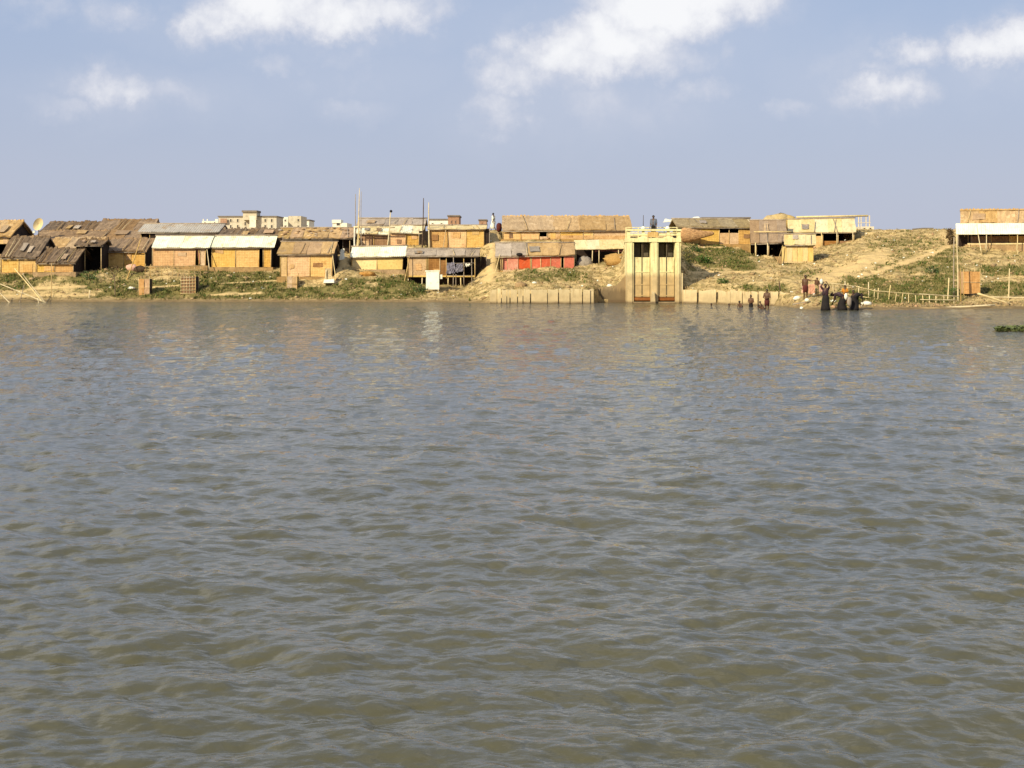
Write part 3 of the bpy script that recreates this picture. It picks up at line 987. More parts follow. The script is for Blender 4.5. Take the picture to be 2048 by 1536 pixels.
# --- left end, back to front
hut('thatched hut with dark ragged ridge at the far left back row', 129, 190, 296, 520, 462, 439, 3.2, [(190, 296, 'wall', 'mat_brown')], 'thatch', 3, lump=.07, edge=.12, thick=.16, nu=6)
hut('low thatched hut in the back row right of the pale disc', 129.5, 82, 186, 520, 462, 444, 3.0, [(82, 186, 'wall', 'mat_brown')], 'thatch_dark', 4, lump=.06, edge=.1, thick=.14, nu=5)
hut('hut cut by the left frame edge with straw roof above a pale wall', 121.5, -60, 18, 508, 471, 441, 3.2, [(-60, 18, 'wall', 'mat_pale', None, 488), (-60, 18, 'open', 'mat_dark')], 'thatch_gold', 3, rr=22, lump=.06, edge=.08, thick=.12, nu=5)
hut('long low hut with plain brown roof behind the left front pair', 124, 70, 286, 525, 477, 461, 2.4, [(70, 286, 'wall', 'mat_brown')], 'thatch', 5, lump=.05, edge=.08, thick=.1, nu=5)
hut('hut with sunlit straw roof wedged behind the left front pair', 119.2, 96, 192, 540, 499, 475, 2.7, [(96, 192, 'wall', 'mat_brown')], 'thatch_gold', 3, lump=.06, edge=.12, thick=.12, nu=5)
hut('leftmost front hut with steep grey thatch over a golden mat wall', 115, 3, 72, 545, 514, 473, 3.0, [(3, 38, 'wall', 'mat_gold'), (38, 72, 'wall', 'mat_pale')], 'thatch_dark', 3, rl=-1, rr=76, lump=.06, edge=.1, thick=.12, nu=5)
hut('low front hut with drooping dark thatch beside the leftmost hut', 114.2, 74, 147, 544, 524, 497, 2.6, [(74, 110, 'wall', 'mat_gold'), (110, 147, 'wall', 'mat_orange')], 'thatch_dark', 4, rl=70, rr=152, lump=.06, edge=.1, thick=.12, sag=.25, nu=5)
hut('front hut with brown thatch behind the long leaning pole', 118.5, 206, 290, 535, 501, 477, 3.0, [(206, 248, 'wall', 'mat_gold'), (248, 290, 'wall', 'mat_orange')], 'thatch', 4, rl=203, rr=292, lump=.05, edge=.08, thick=.12, nu=5)
# --- left centre
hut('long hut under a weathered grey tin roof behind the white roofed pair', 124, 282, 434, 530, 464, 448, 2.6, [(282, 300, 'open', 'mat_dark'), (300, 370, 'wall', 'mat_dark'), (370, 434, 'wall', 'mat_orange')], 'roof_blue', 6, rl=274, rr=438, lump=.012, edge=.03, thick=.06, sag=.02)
hut('dark thatched hut seen over the white roof beside the far tall house', 122.5, 440, 552, 530, 474, 458, 2.4, [(440, 552, 'wall', 'mat_brown')], 'thatch_dark', 5, rl=434, rr=556, lump=.06, edge=.1, thick=.12, nu=5)
hut('white roofed hut with orange brown wall and red cloth in its doorway', 117, 305, 411, 531, 495, 472, 1.6, [(305, 348, 'wall', 'mat_orange'), (348, 391, 'wall', 'mat_orange'), (391, 398, 'open', 'red'), (401, 411, 'wall', 'mat_pink')], 'roof_white', 4, rl=303, rr=419, lump=.012, edge=.03, thick=.05)
hut('white roofed hut with bright golden wall and two dark openings', 117.2, 424, 542, 534, 494, 472, 1.6, [(424, 471, 'wall', 'mat_gold'), (471, 518, 'wall', 'mat_gold'), (518, 527, 'open', 'red'), (527, 542, 'wall', 'mat_orange')], 'roof_white', 5, rl=419, rr=548, lump=.012, edge=.03, thick=.05, plinth='earth')
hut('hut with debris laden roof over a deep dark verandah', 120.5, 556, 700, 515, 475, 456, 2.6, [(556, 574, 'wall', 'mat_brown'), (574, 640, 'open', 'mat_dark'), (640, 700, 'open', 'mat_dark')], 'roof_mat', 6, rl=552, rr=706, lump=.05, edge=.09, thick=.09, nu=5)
hut('front hut with brown roof and mottled golden wall down to the bank', 113.8, 561, 664, 553, 507, 484, 2.2, [(561, 574, 'wall', 'mat_pale'), (574, 620, 'wall', 'mat_gold'), (620, 664, 'wall', 'mat_gold')], 'roof_mat', 4, rl=554, rr=668, lump=.03, edge=.05, thick=.08)
# --- centre
hut('back hut with tan roof behind the leaning white poles', 128, 716, 846, 515, 449, 437, 2.2, [(716, 846, 'wall', 'mat_pale')], 'roof_gray', 5, lump=.03, edge=.05, thick=.07)
hut('hut with pale board roof and dark brown wall', 121.8, 720, 776, 495, 465, 453, 1.8, [(720, 748, 'wall', 'mat_brown'), (748, 776, 'wall', 'mat_brown')], ['roof_white', 'roof_cream', 'roof_white'], 3, rl=708, rr=778, lump=.02, edge=.05, thick=.07, eave_r=468)
hut('hut with pale board roof and bright orange wall by the two masts', 121.6, 780, 841, 497, 463, 451, 1.8, [(780, 812, 'wall', 'mat_orange'), (812, 841, 'wall', 'mat_orange')], ['roof_cream', 'roof_white', 'roof_cream'], 3, rl=778, rr=846, lump=.02, edge=.05, thick=.07, eave_r=466)
hut('small hut with smooth cream wall under a white sheet roof', 116.7, 704, 805, 539, 514, 494, 1.5, [(704, 754, 'wall', 'cream_wall'), (754, 805, 'wall', 'cream_wall')], 'roof_white', 4, rl=700, rr=811, lump=.012, edge=.03, thick=.05, eave_r=512, ridge_r=492)
hut('yellow walled hut with flat roof edge and a small brown shutter', 120.8, 858, 968, 495, 457, 451, 2.4, [(858, 895, 'wall', 'mat_orange'), (895, 932, 'wall', 'mat_gold'), (932, 968, 'wall', 'mat_gold')], 'roof_cream', 4, rl=854, rr=972, lump=.02, edge=.03, thick=.06, back=False, depth=3.0)
hut('stilt hut with grey roof half open above the mud inlet', 114.8, 816, 950, 551, 511, 498, 1.7, [(816, 853, 'wall', 'mat_pink'), (856, 880, 'wall', 'mat_brown'), (880, 893, 'wall', 'mat_brown', 520), (893, 928, 'open', 'mat_dark'), (928, 950, 'open', 'mat_dark')], 'roof_gray', 5, rl=812, rr=958, lump=.02, edge=.05, thick=.06, stilts=6)
# --- right of the centre
hut('wide hut with patched straw roof and one dark window', 122.3, 1005, 1256, 479, 460, 432, 3.2, [(1006, 1042, 'wall', 'mat_gold'), (1042, 1078, 'wall', 'mat_gold'), (1078, 1094, 'open', 'mat_dark'), (1078, 1094, 'wall', 'mat_pink', 473), (1094, 1120, 'wall', 'mat_pink'), (1120, 1166, 'wall', 'mat_gold'), (1166, 1186, 'wall', 'mat_pale'), (1186, 1256, 'wall', 'mat_pink'), (1100, 1256, 'board', 'mat_pink', 471, 478)], 'thatch_gold', 5, rl=1004, rr=1264, lump=.05, edge=.06, thick=.09, eave_r=459, sag=.05, nu=5)
hut('hut with red tin sheet walls under a patched grey roof', 114.3, 1001, 1148, 541, 512, 486, 2.2, [(1001, 1005, 'wall', 'mat_pink'), (1005, 1015, 'door', 'red'), (1015, 1036, 'proud', 'red_pale'), (1036, 1061, 'wall', 'red'), (1063, 1082, 'wall', 'red'), (1082, 1101, 'wall', 'red'), (1101, 1122, 'wall', 'red'), (1122, 1128, 'open', 'red'), (1128, 1148, 'proud', 'red')], ['roof_gray', 'roof_gray', 'roof_mat', 'roof_mat', 'roof_mat'], 5, rl=990, rr=1150, lump=.03, edge=.05, thick=.07, eave_r=509)
hut('low hut with long dark eave right of the sluice gate', 120.8, 1362, 1503, 488, 452, 438, 3.4, [(1362, 1400, 'wall', 'mat_pale'), (1400, 1438, 'wall', 'mat_gold'), (1438, 1458, 'wall', 'mat_pink', 466), (1458, 1478, 'wall', 'mat_pink', 466), (1478, 1503, 'proud', 'mat_orange')], 'roof_olive', 5, rl=1353, rr=1506, lump=.03, edge=.04, thick=.10, eave_r=454, nu=5)
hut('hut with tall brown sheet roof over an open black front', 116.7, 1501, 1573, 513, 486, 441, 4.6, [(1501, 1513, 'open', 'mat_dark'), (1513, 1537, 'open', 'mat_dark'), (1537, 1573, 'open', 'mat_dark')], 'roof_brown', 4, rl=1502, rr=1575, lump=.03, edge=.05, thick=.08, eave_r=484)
hut('hut with cream sheet roof and open posts near the hill path', 120.9, 1582, 1706, 497, 464, 439, 2.6, [(1582, 1645, 'wall', 'mat_pale', 472), (1645, 1675, 'wall', 'mat_brown', 482), (1675, 1706, 'wall', 'mat_brown', 482)], 'roof_cream', 5, rl=1578, rr=1711, lump=.015, edge=.03, thick=.06, ridge_r=437)
hut('tiny stilt hut with upright plank wall in front of the cream roof', 113.8, 1564, 1626, 523, 489, 469, 1.7, [(1564 + i * 10.33, 1564 + (i + 1) * 10.33, 'wall', 'plank', 493) for i in range(6)], 'roof_cream', 3, rl=1570, rr=1632, lump=.015, edge=.03, thick=.05, stilts=4, wall_posts=False)
hut('right end hut with straw roof above a broad white awning', 113.6, 1941, 2130, 489, 446, 418, .75, [(1941, 1985, 'wall', 'mat_brown', 472), (1985, 2020, 'wall', 'mat_brown', 472), (2020, 2130, 'wall', 'mat_orange', 472)], 'thatch_gold', 6, rl=1928, rr=2140, lump=.05, edge=.04, thick=.09, nu=5, back=False, depth=3.0)

hut('black open shed squeezed between drooping thatch and brown thatched hut', 116.4, 152, 203, 543, 489, 479, 1.4, [(152, 170, 'open', 'mat_dark'), (170, 203, 'open', 'mat_dark')], 'thatch_dark', 2, lump=.06, edge=.14, thick=.1, sag=.2, nu=5)


def shade_screen(label, D, x0, x1, r0, r1):
    """dark panel added to stand for the shade in the gap between two huts"""
    t = thing('shade_panel', label, 'shade panel', (wx((x0 + x1) / 2, D), D, wz(r1, D)), 'dark panels added for the shade between huts')
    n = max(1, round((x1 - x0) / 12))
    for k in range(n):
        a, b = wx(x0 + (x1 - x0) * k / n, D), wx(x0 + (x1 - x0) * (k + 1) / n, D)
        G().sheet((a, D, wz(r1, D) - .4), (b - .01, D, wz(r1, D) - .4), (a, D, wz(r0, D)), (b - .01, D, wz(r0, D) + random.uniform(-.1, .1)), 2, 3, -.03, .02, .03, up=1).build('mat', M['mat_dark'], t)  # sheets coloured as shade, not real matting
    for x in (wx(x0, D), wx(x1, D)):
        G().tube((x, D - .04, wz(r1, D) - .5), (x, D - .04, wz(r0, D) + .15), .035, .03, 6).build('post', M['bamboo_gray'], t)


shade_screen('dark panel standing for shade in the slot between the two white roofed huts', 118.2, 408, 427, 488, 533)
shade_screen('dark panel standing for shade between the right white roof and mottled golden hut', 118.4, 538, 566, 476, 533)
shade_screen('dark panel standing for shade at the right end of the debris roof', 121.2, 686, 712, 468, 506)
shade_screen('dark panel standing for shade between the cream walled hut and the stilt hut', 117.6, 803, 820, 512, 552)
shade_screen('dark panel standing for shade under the masts between orange and yellow huts', 121.4, 838, 862, 462, 497)
shade_screen('dark panel standing for shade right of the yellow walled hut by the path', 120.9, 966, 979, 458, 497)
shade_screen('dark panel standing for shade at the right end of the stilt hut', 115.6, 951, 973, 513, 552)
shade_screen('dark panel standing for shade in the hollow under the left end of the white awning', 114.6, 1916, 1943, 468, 494)
PADS.append((wx(1150, 116), wx(1252, 116), 115.1, 118.2, wz(532, 116)))
build_ground()
# ------------------------------------------------------------------ parts hung on the huts
def find(txt):
    for o in bpy.data.objects:
        if o.get('label', '').startswith(txt):
            return o


h = find('right end hut')
D0 = 113.6
for k in range(5):
    a, b = 1927 + k * 42, 1927 + (k + 1) * 42
    g = G()
    g.sheet((wx(a, D0 - 1.3), D0 - 1.3, wz(468, D0 - 1.3)), (wx(b, D0 - 1.3) + .02, D0 - 1.3, wz(468, D0 - 1.3)), (wx(a, D0 - 1.3), D0 - .36, wz(446, D0 - .36)), (wx(b, D0 - 1.3) + .02, D0 - .36, wz(446, D0 - .36)), 3, 2, .04, .008, .01)
    g.build('awning_sheet', M['roof_white'], h)
for px in (1929, 1985, 2044):
    G().tube((wx(px, D0 - 1.2), D0 - 1.2, gz(wx(px, D0 - 1.2), D0 - 1.2) - .3), (wx(px, D0 - 1.2), D0 - 1.2, wz(468, D0 - 1.2) - .03), .04, .035, 6).build('awning_post', M['bamboo_pale'], h)
for px in (1947, 1977, 2036):
    G().tube((wx(px, D0 - .4), D0 - .4, gz(wx(px, D0), D0 - .4) - .9), (wx(px, D0 - .4), D0 - .4, wz(486, D0 - .4)), .035, .03, 6).build('stilt', M['bamboo_pale'], h)
G().box(wx(1941, D0 - .2), wx(2130, D0 - .2), D0 - .24, D0 - .12, wz(489, D0), wz(486, D0)).build('sill_beam', M['bamboo_pale'], h)

h = find('hut with cream sheet roof')
G().tube((wx(1582, 123.5), 123.5, wz(434, 123.5)), (wx(1722, 123.5), 123.5, wz(432, 123.5)), .09, .08, 6).build('ridge_roll', M['roof_cream'], h)
for px in (1645, 1675, 1706):
    x = wx(px, 120.5)
    G().tube((x, 120.5, gz(x, 120.5) - .3), (x, 120.5, wz(464, 120.5)), .05, .045, 6).build('verandah_post', M['bamboo_pale'], h)

h = find('hut with tall brown')
for k, px in enumerate((1513, 1537)):
    x = wx(px, 116.3)
    G().tube((x, 116.3, gz(x, 116.3) - .3), (x, 116.3, wz(485, 116.3)), .055, .05, 6).build('verandah_post', M['bamboo_pale'], h)
G().tube((wx(1503, 118), 118, wz(466, 118) + .1), (wx(1577, 118), 118, wz(466, 118) + .1), .05, .05, 6).build('roof_pole', M['bamboo_pale'], h)

h = find('white roofed hut with orange')
g = G()
g.sheet((wx(397, 117.05), 117.2, wz(527, 117)), (wx(402, 117.05), 117.2, wz(527, 117)), (wx(392, 117.05), 117.2, wz(499, 117)), (wx(402, 117.05), 117.2, wz(499, 117)), 4, 5, -.02, .02, .03, up=1)
g.build('door_curtain', M['red'], h)
h = find('yellow walled hut')
G().box(wx(864, 120.7), wx(876, 120.7), 120.68, 120.74, wz(481, 120.7), wz(469, 120.7), .01).build('shutter', M['mat_brown'], h)
h = find('hut with debris')
for k in range(26):
    px, t = random.uniform(560, 700), random.uniform(.1, .95)
    D = 120.3 + 2.5 * t
    z = wz(475, 120.2) + (wz(456, 122.8) - wz(475, 120.2)) * t
    s = random.uniform(.06, .16)
    G().ball((wx(px, D), D, z + .04), s, 6, 4, (1.6, 1, .6), .3).build('roof_weight', M[random.choice(['thatch_dark', 'thatch', 'mat_pink', 'roof_gray'])], h)
h = find('hut with red tin')
G().ball((wx(1039, 113.6), 113.85, wz(509, 113.8)), .18, 8, 5, (1.5, .6, .7), .15).build('hanging_bundle', M['cloth_black'], h)
G().box(wx(1006, 113.9), wx(1150, 113.9), 113.7, 114.0, wz(546, 113.9), wz(540, 113.9), .02).build('foot_board', M['mat_pink'], h)

# some huts stand turned towards the river bend
for nm, a in (('hut with tall brown', -9), ('tiny stilt hut', -11.5), ('hut with cream sheet roof', -11), ('right end hut', -16)):
    find(nm).rotation_euler = (0, 0, R(a))

# ------------------------------------------------------------------ the sluice gate
def sluice():
    D = 105.2
    t = thing('sluice_gate', 'tall cream concrete sluice gate with two vertical lift gates', 'sluice gate', (wx(1308, D), D, 0))
    zb = -1.2
    z = lambda r: wz(r, D)
    x = lambda p: wx(p, D)
    pa = M['gate_paint']
    for (a, b, nm) in ((1255, 1267.5, 'pier'), (1301, 1316.5, 'pier'), (1350, 1361, 'pier')):
        G().box(x(a), x(b), D, D + 2.6, zb, z(476)).build(nm, pa, t)
        G().box(x(a) + .1 if a > 1256 else x(a) + .02, x(b) - .1, D - .06, D, zb, z(477)).build('pilaster', pa, t)
    # beam over the openings, deck and the frame that carries the hoists
    G().box(x(1254), x(1362), D - .10, D + 2.6, z(484), z(476.3)).build('lintel', pa, t)
    G().box(x(1255), x(1361.5), D + .05, D + .35, z(471), z(467)).build('hoist_beam', pa, t)
    G().box(x(1253.5), x(1362.5), D - .05, D + .40, z(462), z(458)).build('top_beam', pa, t)
    for (a, b) in ((1254.5, 1260.5), (1305.5, 1311), (1355, 1361.5)):
        G().box(x(a), x(b), D + .06, D + .34, z(476.5), z(462)).build('frame_post', pa, t)
    for (a, b) in ((1284.5, 1289.5), (1334.5, 1339.5)):
        G().box(x(a), x(b), D + .08, D + .3, z(476.5), z(471)).build('hoist_block', pa, t)
        G().box(x(a), x(b), D + .08, D + .3, z(467), z(462)).build('hoist_block', pa, t)
        G().prism([(x(a) - .35, D + .02, z(476.4)), (x(b) + .35, D + .02, z(476.4)), (x(b), D + .02, z(472)), (x(a), D + .02, z(472))], (0, .1, 0)).build('bracket', pa, t)
    G().box(x(1296), x(1316), D - .02, D + .04, z(474), z(464), .02).build('stained_patch', M['mat_pale'], t)
    for p in (1287, 1336):
        hz = G()
        hz.loft([((x(p), D + .2, z(458.2)), .16, .16), ((x(p), D + .2, z(455.8)), .17, .17), ((x(p), D + .2, z(453.5)), .12, .12), ((x(p), D + .2, z(452.4)), .03, .03)], 10)
        hz.build('gear_housing', M['white_clean'], t)
        G().tube((x(p), D + .2, z(513)), (x(p), D + .2, z(453)), .028, .028, 6).build('lifting_spindle', M['wood_dark'], t)
    G().tube((x(1287), D + .2, z(453)), (x(1287) + .01, D + .2, z(430)), .022, .02, 6).build('raised_spindle', M['wood_dark'], t)
    for (a, b) in ((1267.5, 1301), (1316.5, 1350)):
        # dark hollow above each closed gate: back wall set deep between the piers
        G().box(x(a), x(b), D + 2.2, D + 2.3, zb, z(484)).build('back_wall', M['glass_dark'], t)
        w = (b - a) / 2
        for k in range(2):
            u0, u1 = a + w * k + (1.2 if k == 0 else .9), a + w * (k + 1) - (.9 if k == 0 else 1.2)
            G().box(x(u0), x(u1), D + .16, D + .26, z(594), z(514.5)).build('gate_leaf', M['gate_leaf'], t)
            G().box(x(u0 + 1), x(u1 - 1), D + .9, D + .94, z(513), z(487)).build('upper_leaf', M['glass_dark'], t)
        G().box(x(a + w) - .03, x(a + w) + .03, D + .13, D + .155, z(594), z(486)).build('guide_rib', M['glass_dark'], t)
        for r in (545, 570, 592):
            G().box(x(a + 1), x(b - 1), D + .125, D + .157, z(r), z(r) + .06).build('stiffener', M['gate_leaf'], t)
        G().box(x(a + .5), x(b - .5), D + .1, D + .28, z(601), z(595)).build('sill', M['rust'], t)
        G().box(x(a), x(b), D - .3, D + 2.5, -1.2, z(603.5)).build('apron', M['concrete'], t)
    G().prism([(x(1299), D - .07, -.5), (x(1311), D - .07, -.5), (x(1308), D - .07, z(584)), (x(1303), D - .07, z(582))], (0, -.35, 0)).build('cutwater', M['concrete'], t)
    # side wall that steps down to the right, with a dark slot
    G().box(x(1361.2), x(1366), D + .1, D + 2.4, zb, z(546)).build('buttress', M['concrete'], t)
    # handrail of the walkway behind the hoists
    for p in (1256, 1281, 1308, 1334, 1360):
        G().box(x(p) - .03, x(p) + .03, D + 1.9, D + 1.96, z(476.3), z(476.3) + .85).build('rail_post', pa, t)
    for dz in (.45, .82):
        G().box(x(1256), x(1360), D + 1.97, D + 2.02, z(476.3) + dz, z(476.3) + dz + .05).build('rail', pa, t)


sluice()

# ------------------------------------------------------------------ quay walls of concrete slabs
def quay(label, runs, D_of, zt_of, mat_):
    t = thing('retaining_wall', label, 'retaining wall', (wx(runs[0][0], D_of(runs[0][0])), D_of(runs[0][0]), 0))
    for (a, b) in runs:
        Da, Db = D_of(a), D_of(b)
        za, zb_ = zt_of(a) + random.uniform(-.06, .05), zt_of(b) + random.uniform(-.1, .04)
        xa, xb = wx(a, Da), wx(b, Db)
        n = max(2, int((b - a) / 7))
        top = [(xa + (xb - xa) * k / n, Da + (Db - Da) * k / n, za + (zb_ - za) * k / n + (random.uniform(-.09, .03) if 0 < k < n else 0)) for k in range(n + 1)]
        lo = Vector((random.uniform(-.01, .01), random.uniform(-.06, .06), 0))
        poly = [(xa, Da, -.9), (xb, Db, -.9)] + top[::-1]
        G().prism([tuple(Vector(p) + lo) for p in poly], (0, .22, 0)).build('slab', mat_, t)
    return t


quay('jagged row of concrete slabs lining the bank left of the sluice gate', [(980, 993), (995, 1002), (1004, 1013), (1014.5, 1019), (1021, 1034), (1036, 1045), (1047, 1060), (1062, 1094), (1096, 1116), (1118, 1139), (1141, 1164), (1166, 1180)],
     lambda p: 104.2 + (p < 1000) * .3, lambda p: wz(578, 104.2) + .05 * math.sin(p * .21), M['concrete'])
t = quay('recessed slab wall between the quay corner and the sluice gate', [(1184, 1200), (1201, 1225), (1226, 1250)], lambda p: 107.5, lambda p: wz(577 - (p - 1184) * .12, 107.2), M['shaded_damp_concrete'])
x = wx(1180.5, 104.2)
G().box(x, x + .25, 104.25, 107.2, -.9, wz(579, 104.2)).build('return_slab', M['concrete'], t)
t = thing('wing_wall', 'curved concrete wing wall sweeping down from the left of the sluice gate', 'retaining wall', (wx(1250, 106), 106, 0))
g = G()
n = 10
pts = []
for k in range(n + 1):
    u = k / n
    xx = wx(1257, 107) - 1.55 * u ** 1.3
    yy = 107.1 - .25 * u
    zz = wz(538, 105.4) - (wz(538, 105.4) - wz(586, 105.4)) * u ** .9
    pts.append((xx, yy, zz))
for k in range(n):
    a, b = pts[k], pts[k + 1]
    g.prism([(a[0], a[1], -.9), (b[0], b[1], -.9), b, a], (.03, .25, 0))
g.build('wall', M['shaded_damp_concrete'], t)
quay('row of pale concrete slabs along the water right of the sluice gate', [(1367, 1394), (1398, 1432), (1436.5, 1460), (1461, 1484), (1486, 1500), (1503, 1515), (1518, 1530), (1542, 1556), (1561, 1576)],
     lambda p: float(np.interp(p, [1367, 1440, 1580], [104.9, 103.2, 97.6])), lambda p: float(np.interp(p, [1367, 1440, 1580], [wz(580, 104.9), wz(580, 103.2), wz(583, 97.6)])), M['concrete'])

# ------------------------------------------------------------------ latrine enclosures at the water
def latrine(label, D, x0, x1, top, bot, style, m, group='mat walled latrine stalls at the waterside', legs=0.5, fl=None):
    xa, xb = wx(x0, D), wx(x1, D)
    z0, z1 = wz(bot, D), wz(top, D)
    w = xb - xa
    t = thing('latrine_stall', label, 'latrine', ((xa + xb) / 2, D, z0), group)
    dp = w * .9
    for (x, y) in ((xa, D), (xb, D), (xa, D + dp), (xb, D + dp)):
        G().tube((x, y, min(gz(x, y), z0) - .3), (x + random.uniform(-.03, .03), y, z1 + random.uniform(.05, .3)), .035, .03, 6).build('corner_post', M['bamboo'], t)
    if style == 'lattice':
        G().box(xa + .03, xb - .03, D + .03, D + .05, z0, z1).build('backing_mat', M['mat_brown'], t)
        for k in range(6):
            x = xa + w * (k + .1) / 5.2
            G().tube((x, D + .01, z0 - .1), (x, D + .01, z1 + .05), .022, .02, 6).build('upright', M['bamboo_pale'], t)
        for k in range(7):
            zz = z0 + (z1 - z0) * (k + .3) / 6.6
            G().tube((xa - .05, D - .03, zz), (xb + .05, D - .03, zz), .02, .02, 6).build('crossbar', M['bamboo_pale'], t)
    else:
        for k in range(2):
            a, b = xa + w * k / 2, xa + w * (k + 1) / 2
            G().sheet((a + .02, D + .01, z0), (b - .01, D + .01, z0), (a + .02, D + .01, z1), (b - .01, D + .01, z1), 2, 4, -.03, .015, .03, up=1).build('front_mat', m, t)
        G().tube((xa - .05, D - .03, z0 + (z1 - z0) * .52), (xb + .05, D - .03, z0 + (z1 - z0) * .5), .02, .02, 6).build('crossbar', M['bamboo'], t)
    G().box(xb - .02, xb + .01, D + .04, D + dp, z0, z1).build('side_mat', M['mat_dark'], t)  # side away from the sun has its shade in the colour
    G().box(xa - .01, xa + .02, D + .04, D + dp, z0, z1).build('side_mat', m, t)
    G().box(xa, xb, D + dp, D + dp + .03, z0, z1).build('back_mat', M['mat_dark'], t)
    return t


latrine('orange mat latrine stall left of the lattice stall on the bank', 110.6, 278, 299, 558, 594, 'mat', M['brick'])
latrine('latrine stall with square bamboo lattice front at the waterside', 110.8, 362, 391, 553, 595, 'lattice', M['mat_brown'])
latrine('small faded pinkish stall below the mottled golden hut', 112, 574, 594, 553, 583, 'mat', M['mat_pink'])
latrine('tall orange mat latrine stall at the right water edge', 96.6, 1927, 1960, 543, 587, 'mat', M['brick'])

# ------------------------------------------------------------------ open canopy and things about the huts
t = thing('canopy', 'cream sheet canopy on thin posts over a dark open stall beside the red hut', 'canopy', (wx(1200, 115.5), 115.5, wz(530, 115.5)))
for k in range(4):
    a, b = 1150 + 25 * k, 1150 + 25 * (k + 1)
    dy = -(k * .6)
    G().sheet((wx(a, 115.2), 115.2, wz(499 + dy, 115.2)), (wx(b, 115.2) + .02, 115.2, wz(499 + dy - .6, 115.2)), (wx(a, 115.2), 117, wz(480 + dy * .5, 117)), (wx(b, 115.2) + .02, 117, wz(479.6 + dy * .5, 117)), 3, 3, .05, .012, .02).build('roof_sheet', M['roof_cream'], t)
for (p, r) in ((1152, 538), (1184, 534), (1198, 533), (1237, 528), (1249, 525)):
    x = wx(p, 115.3)
    G().tube((x, 115.35, gz(x, 115.3) - .3), (x + random.uniform(-.05, .05), 115.35, wz(498, 115.3)), .045, .04, 6).build('post', M['bamboo_pale'], t)
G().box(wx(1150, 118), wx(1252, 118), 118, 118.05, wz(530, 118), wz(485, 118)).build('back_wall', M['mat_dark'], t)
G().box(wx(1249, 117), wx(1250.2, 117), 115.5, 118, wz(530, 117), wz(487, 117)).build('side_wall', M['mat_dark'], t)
g = G()
g.sheet((wx(1190, 115.4), 115.4, wz(503, 115.4)), (wx(1249, 115.4), 115.4, wz(503, 115.4)), (wx(1190, 115.4), 115.42, wz(496, 115.4)), (wx(1249, 115.4), 115.42, wz(496, 115.4)), 8, 1, .02, .02, .04, up=1)
g.build('valance', M['cloth_maroon'], t)

g = G()
x, y = wx(1169, 115), 115.0
g.ball((x, y, wz(528, 115)), .62, 12, 8, (1.05, .7, 1.05), .12)
o = g.build('tarpaulin_heap', M['gray_tarp'])
tag(o, 'heap under crumpled grey tarpaulin at the left end of the cream canopy', 'heap')

g = G()
rings = []
for (px, top, bot) in ((1358, 462, 480), (1366, 456, 484), (1376, 456, 485), (1388, 457, 483), (1400, 460, 478), (1412, 461, 474), (1424, 463, 471), (1428, 465, 469)):
    c = (wx(px, 119.6), 119.6, (wz(top, 119.6) + wz(bot, 119.6)) / 2)
    r = (wz(top, 119.6) - wz(bot, 119.6)) / 2
    rings.append((c, r))
b = len(g.v)
nn = 10
for (c, r) in rings:
    for i in range(nn):
        a = 2 * math.pi * i / nn
        k = random.uniform(.88, 1.12)
        g.v.append((c[0], c[1] + math.cos(a) * r * .6 * k, c[2] + math.sin(a) * r * k))
for s in range(len(rings) - 1):
    for i in range(nn):
        j = (i + 1) % nn
        g.f.append((b + s * nn + i, b + s * nn + j, b + (s + 1) * nn + j, b + (s + 1) * nn + i))
        g.s.append(True)
g.f += [tuple(b + i for i in range(nn)), tuple(b + (len(rings) - 1) * nn + i for i in reversed(range(nn)))]
g.s += [False, False]
tag(g.build('straw_bundle', M['straw']), 'tapering ochre straw bundle slung along the wall under the long dark eave', 'bundle')

t = thing('hay_stack', 'pale heap of hay on the crest behind the tall brown roof', 'haystack', (wx(1558, 126), 126, 6))
for (px, row, r) in ((1545, 440, .9), (1560, 434, .8), (1572, 437, .8), (1538, 444, .7)):
    G().ball((wx(px, 126), 126, wz(row, 126) - .3), r, 12, 7, (1.2, 1, .8), .10).build('heap', M['hay'], t)
g = G()
g.sheet((wx(1326, 125.8), 125.8, wz(443, 125.8)), (wx(1402, 125.8), 125.8, wz(441, 125.8)), (wx(1334, 126), 127, wz(438, 127)), (wx(1400, 126), 127, wz(434, 127)), 8, 3, .04, .07, .05, .1)
tag(g.build('plastic_sheet', M['white']), 'crumpled white plastic sheet spread on the crest behind the sluice', 'plastic sheet')

# round pale disc leaning on the left roofs
t = thing('disc_panel', 'round pale disc standing among the thatched roofs at far left', 'dish', (wx(76, 123), 123, wz(470, 123)))
g = G()
c = P(76.5, 448.5, 123)
rr = .54
b = len(g.v)
for k, (r, dy) in enumerate(((0, .16), (.4, .10), (.75, .03), (1, -.05))):
    for i in range(20):
        a = 2 * math.pi * i / 20
        g.v.append((c.x + math.cos(a) * rr * r * .78 + .12 * math.sin(a) * r, c.y + dy, c.z + math.sin(a) * rr * r))
for s in range(3):
    for i in range(20):
        j = (i + 1) % 20
        g.f.append((b + s * 20 + i, b + s * 20 + j, b + (s + 1) * 20 + j, b + (s + 1) * 20 + i))
        g.s.append(True)
g.build('dish', M['roof_cream'], t)
G().tube((c.x - .05, 123.2, wz(475, 123)), (c.x, 123.2, c.z), .05, .04, 6).build('mast', M['bamboo_gray'], t)
G().box(c.x - .45, c.x - .28, 122.9, 123.1, c.z - .75, c.z - .55, .02).build('clamp', M['white'], t)

